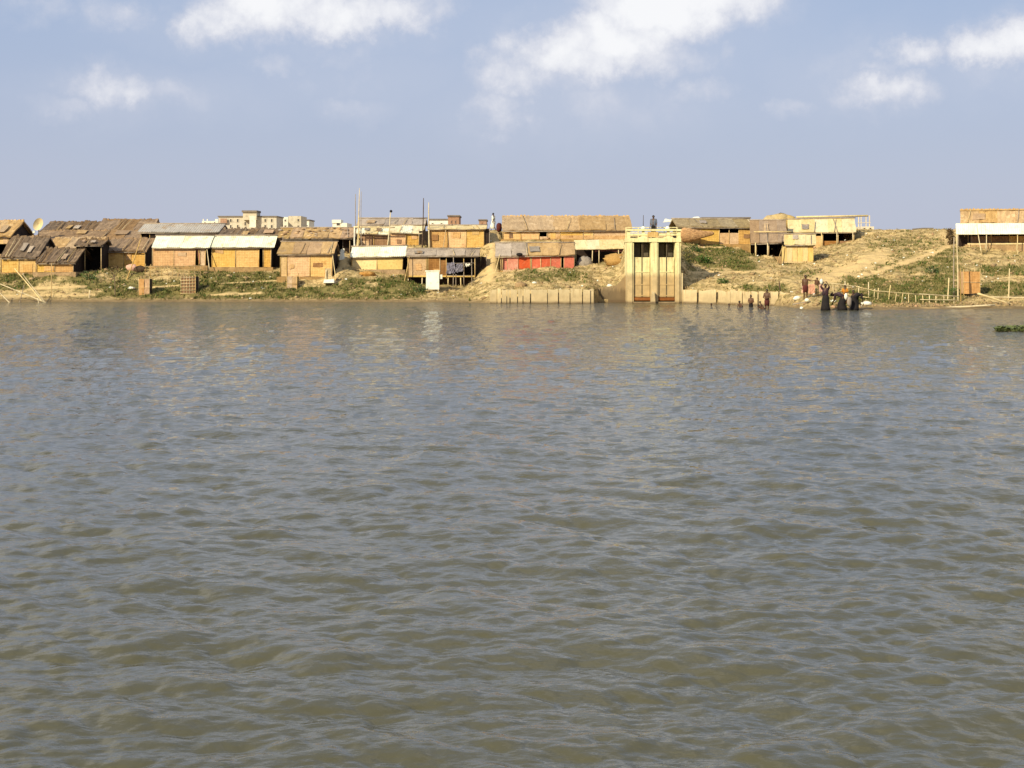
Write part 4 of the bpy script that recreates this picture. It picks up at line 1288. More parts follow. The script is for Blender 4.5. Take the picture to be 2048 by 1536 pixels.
# white box on legs, drying frame with cloths under the stilt hut
t = thing('washing_stand', 'white boxed stand on short dark legs in front of the stilt hut', 'stand', (wx(865, 111.6), 111.6, wz(585, 111.6)))
D = 111.6
G().box(wx(852, D), wx(878, D), D, D + .55, wz(579, D), wz(542, D), .012).build('box', M['white_clean'], t)
G().box(wx(878.3, D), wx(884.5, D), D + .1, D + .4, wz(558, D), wz(549, D), .01).build('side_box', M['white_clean'], t)
G().box(wx(850.5, D), wx(879.5, D), D - .05, D + .6, wz(543.2, D), wz(541, D), .012).build('lid', M['white_clean'], t)
for px in (853.5, 876.5):
    for yy in (D + .04, D + .5):
        G().tube((wx(px, D), yy, gz(wx(px, D), yy) - .2), (wx(px, D), yy, wz(578, D)), .035, .035, 6).build('leg', M['bamboo_pale'], t)

D = 112.6
t = thing('drying_frame', 'frame of grey sticks with blue grey washing under the stilt hut', 'drying frame', (wx(922, D), D, gz(wx(922, D), D)))
for (p, r0, r1) in ((906, 515, 576), (928, 524, 566), (944, 518, 577), (912, 548, 570)):
    G().tube((wx(p, D), D, wz(r1, D) - .2), (wx(p + random.uniform(-1, 1), D), D, wz(r0, D)), .034, .03, 6, .01, 3).build('upright', M['bamboo_gray'], t)
for (a, b, r, r2) in ((895, 948, 527, 526), (893, 947, 551, 552), (900, 930, 538, 533)):
    G().tube((wx(a, D), D - .05, wz(r, D)), (wx(b, D), D - .05, wz(r2, D)), .03, .028, 6, .01, 3).build('rail', M['bamboo_gray'], t)
for (a, b, r0, r1, mm, nm) in ((893, 910, 525, 548, 'blue_cloth', 'blue grey washing'), (911, 926, 527, 545, 'blue_cloth', 'dark blue washing'), (930, 941, 527, 533, 'white', 'small white cloth')):
    g = G()
    g.sheet((wx(a, D), D - .09, wz(r1, D)), (wx(b, D), D - .09, wz(r1 - 2, D)), (wx(a + 1, D), D - .07, wz(r0, D)), (wx(b - 1, D), D - .07, wz(r0, D)), 7, 6, -.03, .05, .08, up=1)
    tag(g.build('cloth', M[mm]), {'blue grey washing': 'pale blue grey cloth hung at the left of the drying frame', 'dark blue washing': 'crumpled blue grey cloth hung mid way on the drying frame', 'small white cloth': 'small white cloth strip hung on the right of the drying frame'}[nm], 'cloth', 'washing on the drying frame')

# white jug-like board and white stand in the middle
t = thing('bleached_stand', 'bleached wooden stand with two front legs below the golden hut', 'stand', (wx(657, 111.8), 111.8, gz(wx(657, 111.8), 111.8)))
D = 111.8
for (a, ra, b, rb) in ((645, 588, 652, 540), (667, 583, 663, 552)):
    G().tube((wx(a, D), D, wz(ra, D) - .15), (wx(b, D), D + .25, wz(rb, D)), .05, .04, 6, .02, 3).build('leg', M['bamboo_pale'], t)
G().box(wx(647, D), wx(668, D), D - .05, D + .6, wz(566, D), wz(559, D), .05).build('seat', M['white'], t)
G().box(wx(650, D), wx(662, D), D + .3, D + .4, wz(558, D), wz(538, D), .05).build('back_board', M['hay'], t)
G().tube((wx(660, D), D + .5, wz(584, D)), (wx(661, D), D + .5, wz(563, D)), .04, .04, 6).build('leg', M['bamboo_gray'], t)
g = G()
g.sheet((wx(679, 115.6), 115.6, wz(520, 115.6)), (wx(689, 115.6), 115.6, wz(518, 115.6)), (wx(681, 115.6), 115.8, wz(499, 115.6)), (wx(688, 115.6), 115.8, wz(497, 115.6)), 3, 4, -.03, .02, .03, up=1)
tag(g.build('board', M['white']), 'narrow white board leaning at the right end of the mottled golden hut', 'board')

# ledge strip under the golden white-roofed hut and a bamboo fence left of it
def fence(label, posts, rails, D_of, m, r=.03, rr=.024, cat='fence', sink=.25):
    x0 = posts[0][0]
    t = thing('bamboo_fence', label, cat, (wx(x0, D_of(x0)), D_of(x0), gz(wx(x0, D_of(x0)), D_of(x0))))
    for (p, r0, p2, r1) in posts:
        D = D_of(p)
        G().tube((wx(p, D), D, wz(r1, D) - sink), (wx(p2, D), D, wz(r0, D)), r * random.uniform(.85, 1.15), r * .85, 6, .015, 3, True).build('post', m, t)
    for (a, ra, b, rb) in rails:
        Da, Db = D_of(a) - r - .03, D_of(b) - r - .03
        G().tube((wx(a, Da), Da, wz(ra, Da)), (wx(b, Db), Db, wz(rb, Db)), rr, rr * .85, 6, .01, 4, True).build('rail', m, t)
    return t


fence('low lattice fence of thin bamboo below the orange walled hut', [(290 + 11 * k, 529 + random.uniform(-2, 2), 291 + 11 * k + random.uniform(-1, 1), 550 + random.uniform(-1, 2)) for k in range(11)],
      [(288, 533, 406, 531), (288, 540, 404, 539), (290, 547, 400, 547)], lambda p: 114.6, M['bamboo'], .025, .02)
fence('rickety pale bamboo landing fence from the bathers to the tall poles', [(1668, 570, 1666, 596), (1690, 562, 1690, 605), (1697, 566, 1696, 605), (1714, 572, 1718, 606), (1739, 564, 1737, 604), (1748, 578, 1749, 603), (1756, 576, 1757, 605), (1776, 608, 1781, 570), (1789, 608, 1795, 587), (1802, 607, 1808, 586), (1818, 610, 1819, 586), (1831, 606, 1833, 589), (1844, 607, 1847, 589), (1858, 606, 1859, 590), (1872, 605, 1872, 591), (1888, 603, 1888, 590), (1908, 603, 1908, 592)] and
      [(a, min(b, d), c, max(b, d)) for (a, b, c, d) in [(1668, 570, 1666, 596), (1690, 562, 1690, 605), (1697, 566, 1696, 605), (1714, 572, 1718, 606), (1739, 564, 1737, 604), (1748, 578, 1749, 603), (1756, 576, 1757, 605), (1776, 570, 1781, 608), (1789, 587, 1793, 608), (1803, 586, 1806, 608), (1818, 586, 1817, 610), (1833, 589, 1831, 607), (1847, 589, 1845, 608), (1858, 590, 1859, 607), (1872, 591, 1872, 606), (1888, 590, 1888, 605), (1908, 592, 1908, 605)]],
      [(1660, 566, 1712, 573), (1712, 573, 1760, 584), (1745, 581, 1840, 589), (1838, 588, 1918, 593), (1664, 586, 1720, 592), (1715, 592, 1800, 606), (1795, 605, 1860, 609), (1840, 599, 1915, 600)], lambda p: float(np.interp(p, [1660, 1760, 1920], [93.2, 93.6, 94.6])), M['bamboo_pale'], .032, .028)

# ------------------------------------------------------------------ single poles
def pole(label, D, a, ra, b, rb, r=.045, m='bamboo', r2=None, D2=None, group=None, sink=.3, name='bamboo_pole'):
    D2 = D if D2 is None else D2
    g = G()
    p, q = P(a, ra, D), P(b, rb, D2)
    p = p - (q - p).normalized() * sink
    g.tube(p, q, r, r * .7 if r2 is None else r2, 7, .008, 6, True)
    return tag(g.build(name, M[m]), label, 'pole', group)


gm = 'tall masts above the roofs'
pole('tallest bleached mast with a thin grey top behind the debris roof', 120.5, 716, 500, 719, 376, .075, 'bamboo_pale', .02, group=gm)
pole('dark thin mast left of the tallest bleached mast', 120.8, 712, 500, 711, 388, .04, 'bamboo_gray', .025, group=gm)
pole('short dark mast right of the tallest bleached mast', 121.0, 723, 495, 722.5, 383, .035, 'bamboo_gray', .02, group=gm)
pole('dark mast leaning slightly beside the orange walled hut', 120.4, 844, 500, 847, 396, .06, 'wood_dark', .03, group=gm)
pole('stout pale mast right of the dark mast by the orange hut', 120.6, 859, 495, 857.5, 405, .085, 'bamboo_pale', .03, group=gm)
pole('white stake rising from the brown walled hut eave', 119.8, 709, 500, 709, 455, .06, 'white', group=gm)
t = thing('knobbed_pole', 'slanting white pole with a dark knob between brown and orange huts', 'pole', P(775, 497, 120.0))
G().tube(P(775, 497, 120.0), P(781, 424, 120.0), .045, .035, 7, .008, 6, True).build('shaft', M['bamboo_pale'], t)
G().ball(P(782, 422.5, 120.0), .12, 8, 6).build('knob', M['cloth_black'], t)
pole('horizontal white roof pole reaching left from the pale board roofs', 120.6, 707, 454, 790, 455, .06, 'bamboo_pale', .05, sink=0)
pole('long golden pole leaning against the brown thatched front hut', 114.4, 255, 556, 283, 474, .05, 'bamboo', D2=117.6)
gr = 'tall poles by the right latrine stall'
pole('tallest pale pole left of the right latrine stall', 95.0, 1916, 606, 1913, 468, .05, 'bamboo_pale', group=gr)
pole('grey pole standing just behind the tallest pale pole', 97.5, 1908, 600, 1908, 474, .04, 'bamboo_gray', group=gr)
pole('short stout pole touching the right latrine stall', 95.2, 1921, 606, 1920, 536, .055, 'bamboo', group=gr)
pole('pale stake in the green strip left of the tall poles', 95.6, 1895, 605, 1898, 556, .05, 'bamboo_pale', group=gr)
pole('lone pale stake in the green crop right of the stall', 95.3, 2017, 600, 2019, 537, .05, 'bamboo_pale')
pole('thin stake on the bare slope below the right end hut', 111.5, 2036, 520, 2036, 500, .03, 'bamboo_pale')
gf = 'crossed fishing poles at the far left shore'
pole('long pale fishing pole slanting down into the river at far left', 107.6, 84, 602, 29, 537, .05, 'bamboo_pale', group=gf, D2=108.8)
pole('second fishing pole just under the long pale one', 107.4, 88, 602, 45, 548, .035, 'bamboo_pale', group=gf, D2=108.6)
pole('low fishing pole lying from the left frame edge to the water', 107.3, 86, 603, -2, 567, .04, 'bamboo_pale', group=gf, D2=108.6)
pole('short fishing pole at the very left edge of the shore', 107.5, 18, 604, -6, 580, .04, 'bamboo_pale', group=gf, D2=108.4)
pole('small prop stick under the crossed fishing poles', 107.8, 40, 602, 48, 570, .03, 'bamboo_gray', group=gf)
pole('stub of fishing pole standing out of the river at far left', 105.5, 78, 611, 76, 596, .045, 'bamboo_pale', group=gf)
pole('upright bamboo stake on the shore below the drooping thatch', 109.6, 103, 604, 103, 526, .04, 'bamboo')
pole('short crooked stake at the shore right of the upright stake', 109.4, 178, 600, 180, 580, .045, 'bamboo_pale')
pole('crooked dark post standing behind the slab wall by the boys', 99.6, 1562, 604, 1558, 562, .06, 'wood_dark', .04)
pole('thin grey stick lying across the low bank near the bathers', 92.6, 1585, 609, 1612, 604, .035, 'bamboo_gray', sink=0)
pole('driftwood pole along the waterline under the right stall', 92.6, 1845, 618, 1990, 610, .07, 'bamboo_pale', sink=0)
pole('second driftwood pole lying below the right latrine stall', 93.8, 1955, 587, 2030, 611, .07, 'bamboo_pale', sink=0)
pole('log floating at the waterline left of the driftwood pole', 91.9, 1815, 617, 1880, 616.5, .06, 'bamboo', sink=0)
pole('thin pole lying along the right shore above the water', 94.2, 1975, 594, 2070, 596, .05, 'bamboo_pale', sink=0)

for (lab, Dp, a, ra, b_, rb) in (('thin pole leaning on the wall right of the red cloth doorway', 116.4, 418, 533, 413, 492), ('pole leaning against the right corner of the mottled golden hut', 113.2, 672, 556, 664, 500),
                                ('thin grey pole leaning on the left end of the stilt hut', 114.0, 808, 566, 819, 512), ('pole leaning against the left end of the red tin hut', 113.6, 990, 546, 1000, 508),
                                ('long pole leaning on the yellow walled hut by the shutter', 120.2, 886, 496, 893, 450), ('slanting pole at the left corner of the plank walled stilt hut', 113.2, 1552, 534, 1566, 490),
                                ('thin pole leaning on the white awning of the right end hut', 111.8, 1962, 500, 1954, 452)):
    pole(lab, Dp, a, ra, b_, rb, .035, random.choice(['bamboo', 'bamboo_gray', 'bamboo_pale']), D2=Dp + .5)

for (lab, px, D, s, m_) in (('rumpled pinkish cloth pile beside the foot of the long leaning pole', 264, 116.6, (.5, .35, .3), 'pink_cloth'), ('dark refuse heap at the left corner of the orange walled hut', 281, 116.0, (.55, .4, .32), 'wood_dark'),
                           ('brown straw heap on the slope below the cream walled hut', 735, 115.0, (.7, .5, .25), 'straw'), ('low clod heap below the red hut on the stony slope', 1042, 107.2, (.5, .4, .26), 'earth'),
                           ('brown rubble heap at the right end of the cream canopy', 1232, 113.6, (1.0, .6, .5), 'earth')):
    g = G()
    x = wx(px, D)
    g.ball((x, D, gz(x, D) + s[2] * .5), 1, 11, 7, s, .2)
    tag(g.build('heap', M[m_]), lab, 'heap')

# ------------------------------------------------------------------ plants
def leaf_cloud(g, c, rad, n, size, sq=(1, 1, 1), hollow=.35):
    for _ in range(n):
        v = Vector((random.gauss(0, 1), random.gauss(0, 1), random.gauss(0, 1))).normalized() * random.uniform(hollow, 1) ** .6 * rad
        p = Vector((c[0] + v.x * sq[0], c[1] + v.y * sq[1], c[2] + v.z * sq[2]))
        a = Vector((random.uniform(-1, 1), random.uniform(-1, 1), random.uniform(-.6, .9))).normalized() * size * random.uniform(.6, 1.3)
        w = a.cross(Vector((random.uniform(-1, 1), random.uniform(-1, 1), random.uniform(-1, 1)))).normalized() * size * .38
        n0 = len(g.v)
        g.v += [tuple(p - a), tuple(p + w), tuple(p + a), tuple(p - w)]
        g.f.append((n0, n0 + 1, n0 + 2, n0 + 3))
        g.s.append(False)


D = 111.5
t = thing('sapling', 'thin bare sapling with a sparse crown on the left bank', 'tree', P(229, 590, 110))
G().tube(P(229.5, 596, 110), P(228, 548, 110), .05, .03, 6, .03, 5).build('trunk', M['bark'], t)
g = G()
for (px, row) in ((219, 537), (237, 540), (224, 545), (233, 533)):
    g.tube(P(228.5, 555, 110), P(px, row, 110), .022, .008, 5, .05, 3)
g.build('branches', M['bark'], t)
g = G()
for (px, row) in ((221, 538), (236, 541), (229, 536), (226, 544)):
    leaf_cloud(g, P(px, row, 110), .34, 26, .09, (1.2, 1, .7))
g.build('crown', M['leaf_dry'], t)

D = 116.5
t = thing('dead_bush', 'tall brown dried bush standing where the hill path meets the right hut', 'bush', P(1902, 506, D))
g = G()
for k in range(7):
    g.tube(P(1902 + random.uniform(-3, 3), 508, D), P(1902 + random.uniform(-12, 10), 455 + random.uniform(0, 25), D + random.uniform(-.4, .4)), .035, .01, 5, .04, 4)
g.build('stems', M['bark'], t)
g = G()
for (px, row, r) in ((1900, 463, .36), (1903, 474, .42), (1897, 474, .36), (1902, 486, .4), (1906, 495, .38), (1904, 504, .36)):
    leaf_cloud(g, P(px, row, D), r * .75, 130, .10, (1, 1, 1.1), .1)
g.build('foliage', M['leaf_dry'], t)

for (lab, px, row, D, r, nn) in (('dark low shrub on the grassy mound right of the sluice', 1405, 528, 112.5, .5, 120), ('small round shrub above the slab wall right of the sluice', 1444, 574, 105.2, .34, 80),
                                 ('dark shrub at the top of the green mound below the low hut', 1388, 508, 115.2, .45, 110), ('dark tuft on the slope right of the hill path', 1863, 545, 104.5, .42, 90),
                                 ('green shrub at the foot of the tall poles by the right stall', 1906, 580, 97.5, .55, 140), ('leafy shrub overhanging the left end of the mud inlet', 838, 577, 110.8, .42, 100),
                                 ('dark shrub in the gap beside the drooping thatch', 176, 548, 113.6, .5, 110)):
    t = thing('shrub', lab, 'shrub', P(px, row + 8, D), 'shrubs on the bank')
    z = gz(wx(px, D), D)
    g = G()
    leaf_cloud(g, (wx(px, D), D, z + r * .6), r, nn, .10, (1.3, 1, .8), .1)
    leaf_cloud(g, (wx(px, D) + r * .8, D, z + r * .4), r * .7, nn // 2, .10, (1.2, 1, .8), .1)
    g.build('foliage', M['leaf'], t)
    g = G()
    for k in range(4):
        g.tube((wx(px, D) + random.uniform(-.1, .1), D, z - .1), (wx(px, D) + random.uniform(-r, r), D + random.uniform(-.2, .2), z + r), .02, .008, 5)
    g.build('stems', M['bark'], t)

# floating water hyacinth at the right edge
g = G()
for k in range(520):
    u = random.random() ** .7
    px = 2120 - u * 128
    Dq = 62.5 + random.uniform(-1.6, 1.6) * (1 - u * .75)
    p = Vector((wx(px, Dq), Dq, random.uniform(0, .03)))
    hgt = random.uniform(.06, .25) * (1 - u * .5)
    a = random.uniform(0, 6.28)
    ln = Vector((math.cos(a), math.sin(a), 0))
    top = p + ln * random.uniform(.02, .12) + Vector((0, 0, hgt))
    g.tube(p, top, .012, .01, 4)
    w = ln.cross(Vector((0, 0, 1))) * random.uniform(.04, .08)
    tip = top + ln * random.uniform(.08, .16) + Vector((0, 0, random.uniform(.0, .1)))
    n0 = len(g.v)
    mid = (top + tip) / 2
    g.v += [tuple(top), tuple(mid + w), tuple(tip), tuple(mid - w)]
    g.f.append((n0, n0 + 1, n0 + 2, n0 + 3))
    g.s.append(False)
o = g.build('water_weed', mat('hyacinth_leaves', (.13, .155, .05), (.085, .105, .03), 4.0, rough=.5, vary=0), fix=False)
tag(o, 'patch of floating green water weed at the right edge of the river', 'water weed')

# ------------------------------------------------------------------ pots, bundles and cloths on the bank
def pot(label, px, row, D, r, m):
    t = thing('pot', label, 'pot', P(px, row, D), 'pots by the bathing place')
    c = P(px, row, D)
    G().loft([((c.x, c.y, c.z), r * .5, r * .5), ((c.x, c.y, c.z + r * .35), r * .95, r * .95), ((c.x, c.y, c.z + r * .8), r, r), ((c.x, c.y, c.z + r * 1.25), r * .7, r * .7), ((c.x, c.y, c.z + r * 1.4), r * .45, r * .45)], 12).build('body', m, t)
    G().loft([((c.x, c.y, c.z + r * 1.4), r * .5, r * .5), ((c.x, c.y, c.z + r * 1.55), r * .62, r * .62)], 12).build('rim', m, t)


pot('white round pot floating at the waterline by the bathers', 1603, 618.5, 89.2, .11, M['white_clean'])
pot('white pot standing on the mud below the shirtless man', 1614, 604, 92.0, .16, M['white_clean'])
for (lab, px, row, D, s, m_) in (('crumpled white cloth on the slabs left of the shirtless man', 1594, 593, 95.0, (.28, .2, .14), 'white'), ('white washing heaped on the grass right of the bending women', 1732, 603, 92.0, (.36, .25, .14), 'white'),
                                 ('white cloth bundle on the rubble below the cream canopy', 1219, 573, 108.2, (.24, .2, .15), 'white'), ('pale sack lying below the red hut on the stony slope', 1069, 567, 107.6, (.18, .15, .10), 'white'),
                                 ('white bundle on the grass beside the waterside fence', 1667, 598, 92.6, (.2, .2, .13), 'white'), ('white cloth lying above the orange stall at left', 263, 562, 111.8, (.26, .2, .13), 'white')):
    g = G()
    c = P(px, row, D)
    zz = gz(c.x, D)
    g.ball((c.x, c.y, zz + s[2] * .6), 1.0, 9, 6, s, .22)
    tag(g.build('cloth_bundle', M[m_]), lab, 'cloth bundle', 'cloth bundles on the bank')
t = thing('washing_line', 'pink cloths hung on low stakes behind the shirtless man', 'washing line', P(1625, 590, 95.5))
for p in (1603, 1622, 1648):
    G().tube(P(p, 597, 95.5), P(p, 566, 95.5), .03, .025, 6).build('stake', M['bamboo_pale'], t)
G().tube(P(1601, 569, 95.5), P(1650, 568, 95.5), .015, .015, 5).build('line', M['bamboo_pale'], t)
for (a, b, r1, lab) in ((1604, 1611, 586, 'narrow pink cloth left on the washing line behind the man'), (1617, 1630, 588, 'broad pink cloth mid way on the washing line behind the man'), (1634, 1646, 584, 'pale pink cloth right on the washing line behind the man')):
    g = G()
    g.sheet((wx(a, 95.4), 95.44, wz(r1, 95.4)), (wx(b, 95.4), 95.44, wz(r1 - 1, 95.4)), (wx(a, 95.4), 95.47, wz(569, 95.4)), (wx(b, 95.4), 95.47, wz(568.5, 95.4)), 5, 5, -.02, .02, .03, up=1)
    tag(g.build('cloth', M['pink_cloth']), lab, 'cloth', 'pink cloths on the line')

# ------------------------------------------------------------------ far town
def far_house(label, D, x0, x1, top, zbase, wins, wall='far_wall', dp=9.0, floors=None, parapet=True, name='house', extra=None):
    xa, xb = wx(x0, D), wx(x1, D)
    zt = wz(top, D)
    t = thing(name, label, 'building', ((xa + xb) / 2, D, zbase), 'far houses beyond the bank')
    G().box(xa, xb, D, D + dp, zbase, zt).build('wall', M[wall], t)
    if parapet:
        G().box(xa - .15, xb + .15, D - .2, D + dp + .2, zt, zt + .25).build('roof', M['far_roof'], t)
    for (a, b, r0, r1) in wins:
        w = G().box(wx(a, D), wx(b, D), D - .06, D - .004, wz(r1, D), wz(r0, D)).build('window', M[wall], t)
        e = .12
        G().box(wx(a, D) + e, wx(b, D) - e, D - .075, D - .062, wz(r1, D) + e, wz(r0, D) - e).build('pane', M['far_dark'], w)
    return t


t = far_house('tall unfinished far house with stair tower above the roofs', 310, 437, 553, 434, 5, [(459, 464, 437, 445), (473, 478, 437, 445), (528, 533, 437, 445), (541, 546, 437, 445), (488, 493, 443, 452), (502, 507, 443, 450), (459, 464, 449, 457), (473, 478, 449, 457), (528, 533, 449, 457), (541, 546, 449, 457)])
D = 309.5
G().box(wx(487, D), wx(514, D), D - .6, D + 4, wz(440, D), wz(425, D)).build('stair_tower', M['far_wall'], t)
G().box(wx(485, D), wx(515, D), D - .9, D + 4.3, wz(425, D), wz(421, D)).build('tower_roof', M['far_roof'], t)
G().box(wx(500, D), wx(513, D), D - .65, D - .61, wz(455, D), wz(432, D)).build('stair_wall', M['far_white'], t)
G().box(wx(441, D), wx(454, D), D - .1, D + .1, wz(446, D), wz(437, D)).build('verandah', M['far_brick'], t)
far_house('whitewashed low far house left of the tall unfinished one', 330, 404, 436, 442, 5, [(408, 412, 443, 447), (427, 431, 443, 447)], 'far_white', parapet=False)
for (a, b) in ((405, 407), (413, 415), (430, 435)):
    G().box(wx(a, 330), wx(b, 330), 330.3, 330.6, wz(442, 330), wz(438, 330)).build('roof_stub', M['far_white'], bpy.data.objects[[o.name for o in bpy.data.objects if o.get('label', '').startswith('whitewashed low far')][0]])
far_house('whitewashed two storey far house right of the unfinished one', 322, 553, 576, 434, 5, [(560, 565, 438, 444), (568, 573, 438, 444), (561, 566, 450, 456), (568, 573, 450, 456)], 'far_white', parapet=False)
far_house('grey plastered far house with two side windows', 318, 577, 602, 432, 5, [(594, 599, 437, 444), (594, 599, 450, 456)], 'far_wall', parapet=False)
far_house('small far house with balcony slabs at the end of the row', 345, 603, 618, 441, 5, [(606, 610, 443, 447), (612, 616, 449, 453)], 'far_white')
far_house('pale far house with a dark doorway above the debris roof', 300, 665, 694, 446, 5, [(672, 681, 444, 452)], 'far_white', parapet=False)
G().box(wx(664, 300), wx(682, 300), 299.8, 304, wz(446, 300), wz(439.5, 300)).build('upper_room', M['far_white'], find('pale far house with'))
far_house('red brick far tower rising over the yellow walled hut', 260, 896, 918, 433, 5, [(901, 905, 440, 448), (909, 913, 440, 448)], 'far_brick')
far_house('far flat house with pale roof left of the brick tower', 285, 858, 896, 440, 5, [(862, 868, 445, 449), (880, 886, 445, 449)], 'far_white', dp=14)
far_house('small pinkish far building beside the walking person', 290, 958, 973, 441, 5, [(962, 966, 444, 448)], 'far_brick')
far_house('hazy far building under construction right of the cream roofed hut', 420, 1722, 1748, 453, 5, [(1726, 1731, 455, 459), (1738, 1743, 455, 459)], 'far_wall', parapet=False)
t = find('hazy far building')
for p in (1724, 1729, 1739, 1746):
    G().box(wx(p, 420) - .13, wx(p, 420) + .13, 424, 424.3, wz(453.1, 420), wz(430, 420)).build('column', M['far_wall'], t)
G().box(wx(1722, 420), wx(1748, 420), 423.9, 424.5, wz(445, 420), wz(444, 420)).build('floor_beam', M['far_wall'], t)
far_house('low far shed with white roof on the skyline at right', 360, 1846, 1866, 457.5, 5, [(1852, 1856, 459, 461)], 'far_white')
far_house('long pale far warehouse behind the low dark eaved hut', 260, 1405, 1500, 437, 5, [(1416 + 16 * k, 1421 + 16 * k, 440, 445) for k in range(5)], 'far_wall')

# ------------------------------------------------------------------ loose ground cover: grass, weeds, straw, rubble
def scatter():
    N = 420000
    x = rng.uniform(-46, 46, N)
    y = rng.uniform(89, 128, N)
    z = land(x, y)
    g, p, s = masks(x, y, z)
    n2 = fbm(x * 1.7 + 3, y * 1.7 + 31, 3)
    ok = (z > .12) & (np.abs(x / y) < .385)
    fpr = [(o['_o'], o) for o in bpy.data.objects if o.get('category') in ('hut',)]

    def blades(sel, hmin, hmax, w, nb, lean, name, label, m):
        i = np.where(sel)[0]
        k = len(i)
        X = np.repeat(x[i], nb) + rng.normal(0, .06, k * nb)
        Y = np.repeat(y[i], nb) + rng.normal(0, .06, k * nb)
        Z = np.repeat(z[i], nb) - .03
        a = rng.uniform(0, 6.283, k * nb)
        hh = rng.uniform(hmin, hmax, k * nb) * (.7 + .7 * np.repeat(n2[i], nb))
        ll = rng.uniform(0, lean, k * nb) * hh
        b = rng.uniform(0, 6.283, k * nb)
        ww = w * rng.uniform(.6, 1.3, k * nb)
        v = np.empty((k * nb, 3, 3), np.float32)
        v[:, 0] = np.stack([X - np.cos(a) * ww, Y - np.sin(a) * ww, Z], -1)
        v[:, 1] = np.stack([X + np.cos(a) * ww, Y + np.sin(a) * ww, Z], -1)
        v[:, 2] = np.stack([X + np.cos(b) * ll, Y + np.sin(b) * ll, Z + hh], -1)
        me = bpy.data.meshes.new(name)
        nv = k * nb * 3
        me.vertices.add(nv)
        me.vertices.foreach_set('co', v.ravel())
        me.loops.add(nv)
        me.loops.foreach_set('vertex_index', np.arange(nv, dtype=np.int32))
        me.polygons.add(k * nb)
        me.polygons.foreach_set('loop_start', (np.arange(k * nb) * 3).astype(np.int32))
        me.update()
        me.validate()
        me.materials.append(m)
        o = bpy.data.objects.new(name, me)
        COL.objects.link(o)
        o['kind'] = 'stuff'
        o['label'] = label

    def blade_mat(name, c1, c2, c3):
        m, T, b = new_mat(name)
        ge = T.n.new('ShaderNodeNewGeometry')
        col = T.mix(T.noise(ge.outputs['Position'], .8, 4, .6), c1, c2)
        col = T.mix(T.ramp(ge.outputs['Random Per Island'], .7, .75), col, c3)
        T.put(b.inputs['Base Color'], col)
        b.inputs['Roughness'].default_value = .7
        b.inputs['Specular IOR Level'].default_value = .2
        return m
    u = rng.random(N)
    blades(ok & (u < g * .40 * np.clip((n2 - .2) * 4, 0, 1)), .05, .20, .035, 6, .9, 'grass', 'green grass and weeds growing in patches along the bank', blade_mat('bank_grass', (.075, .095, .020), (.120, .115, .032), (.26, .20, .08)))
    u = rng.random(N)
    blades(ok & (u < (g * .16) * np.clip((n2 - .45) * 6, 0, 1)), .08, .28, .075, 4, 1.2, 'weeds', 'broad leafed dark weeds among the bank grass', blade_mat('bank_weeds', (.06, .095, .018), (.085, .115, .022), (.15, .14, .04)))
    u = rng.random(N)
    blades(ok & (u < (.035 + .10 * np.clip((n2 - .45) * 5, 0, 1)) * (1 - p)), .05, .22, .03, 4, 1.2, 'straw', 'dry straw tufts scattered over the bare bank', blade_mat('dry_straw', (.30, .235, .095), (.20, .15, .06), (.44, .34, .16)))
    # stones and clods
    g_ = G()
    i = np.where(ok & (rng.random(N) < .012 * (1 - p * .8) + .07 * (z < .36) * (x > 17)))[0]
    for q in i:
        r = float(rng.uniform(.03, .13))
        r *= 1.6 if rng.random() < .08 else 1
        g_.ball((x[q], y[q], z[q] + r * .2), r, 5, 3, (1.2, 1, .7), .3)
    o = g_.build('rubble', mat('bank_rubble', (.40, .29, .15), (.24, .165, .085), .9, bump=.4, c3=(.46, .27, .16), s3=.6, vary=0), fix=False)
    o['kind'] = 'stuff'
    o['label'] = 'stones clods and brick bits strewn over the bank'
    g_ = G()
    i = np.where(ok & (rng.random(N) < .0006))[0]
    for q in i:
        r = float(rng.uniform(.03, .085))
        g_.sheet((x[q] - r, y[q] - r, z[q] + .03), (x[q] + r, y[q] - r * .6, z[q] + .04), (x[q] - r, y[q] + r, z[q] + .06), (x[q] + r, y[q] + r, z[q] + .1), 2, 2, .01, .03, .04)
    o = g_.build('litter', M['white'], fix=False)
    o['kind'] = 'stuff'
    o['label'] = 'scraps of pale litter blown over the bank'


scatter()
# ------------------------------------------------------------------ people
def cap(g, p, q, r0, r1, n=10):
    """tapered limb with rounded ends"""
    p, q = Vector(p), Vector(q)
    ax = (q - p)
    L = max(ax.length, 1e-5)
    ax = ax / L
    u = ax.orthogonal().normalized()
    w = ax.cross(u)
    b = len(g.v)
    st = [(-r0 * .98, .2 * r0), (-r0 * .6, .8 * r0), (0, r0), (L * .5, (r0 + r1) / 2), (L, r1), (L + r1 * .6, .8 * r1), (L + r1 * .98, .2 * r1)]
    for (t, r) in st:
        for i in range(n):
            a = 2 * math.pi * i / n
            g.v.append(tuple(p + ax * t + (u * math.cos(a) + w * math.sin(a)) * r))
    m = len(st)
    for s in range(m - 1):
        for i in range(n):
            j = (i + 1) % n
            g.f.append((b + s * n + i, b + s * n + j, b + (s + 1) * n + j, b + (s + 1) * n + i))
            g.s.append(True)
    g.f.append(tuple(b + i for i in reversed(range(n))))
    g.f.append(tuple(b + (m - 1) * n + i for i in range(n)))
    g.s += [True, True]


STAND = dict(pel=(0, 0, .53), che=(0, .0, .72), nek=(0, .005, .835), hed=(0, .02, .925),
             hipL=(-.052, 0, .51), hipR=(.052, 0, .51), kneL=(-.058, .012, .28), kneR=(.058, .012, .28), ankL=(-.058, -.005, .045), ankR=(.058, -.005, .045),
             shoL=(-.108, 0, .805), shoR=(.108, 0, .805), elbL=(-.135, -.012, .63), elbR=(.135, -.012, .63), wriL=(-.142, .035, .485), wriR=(.142, .035, .485))


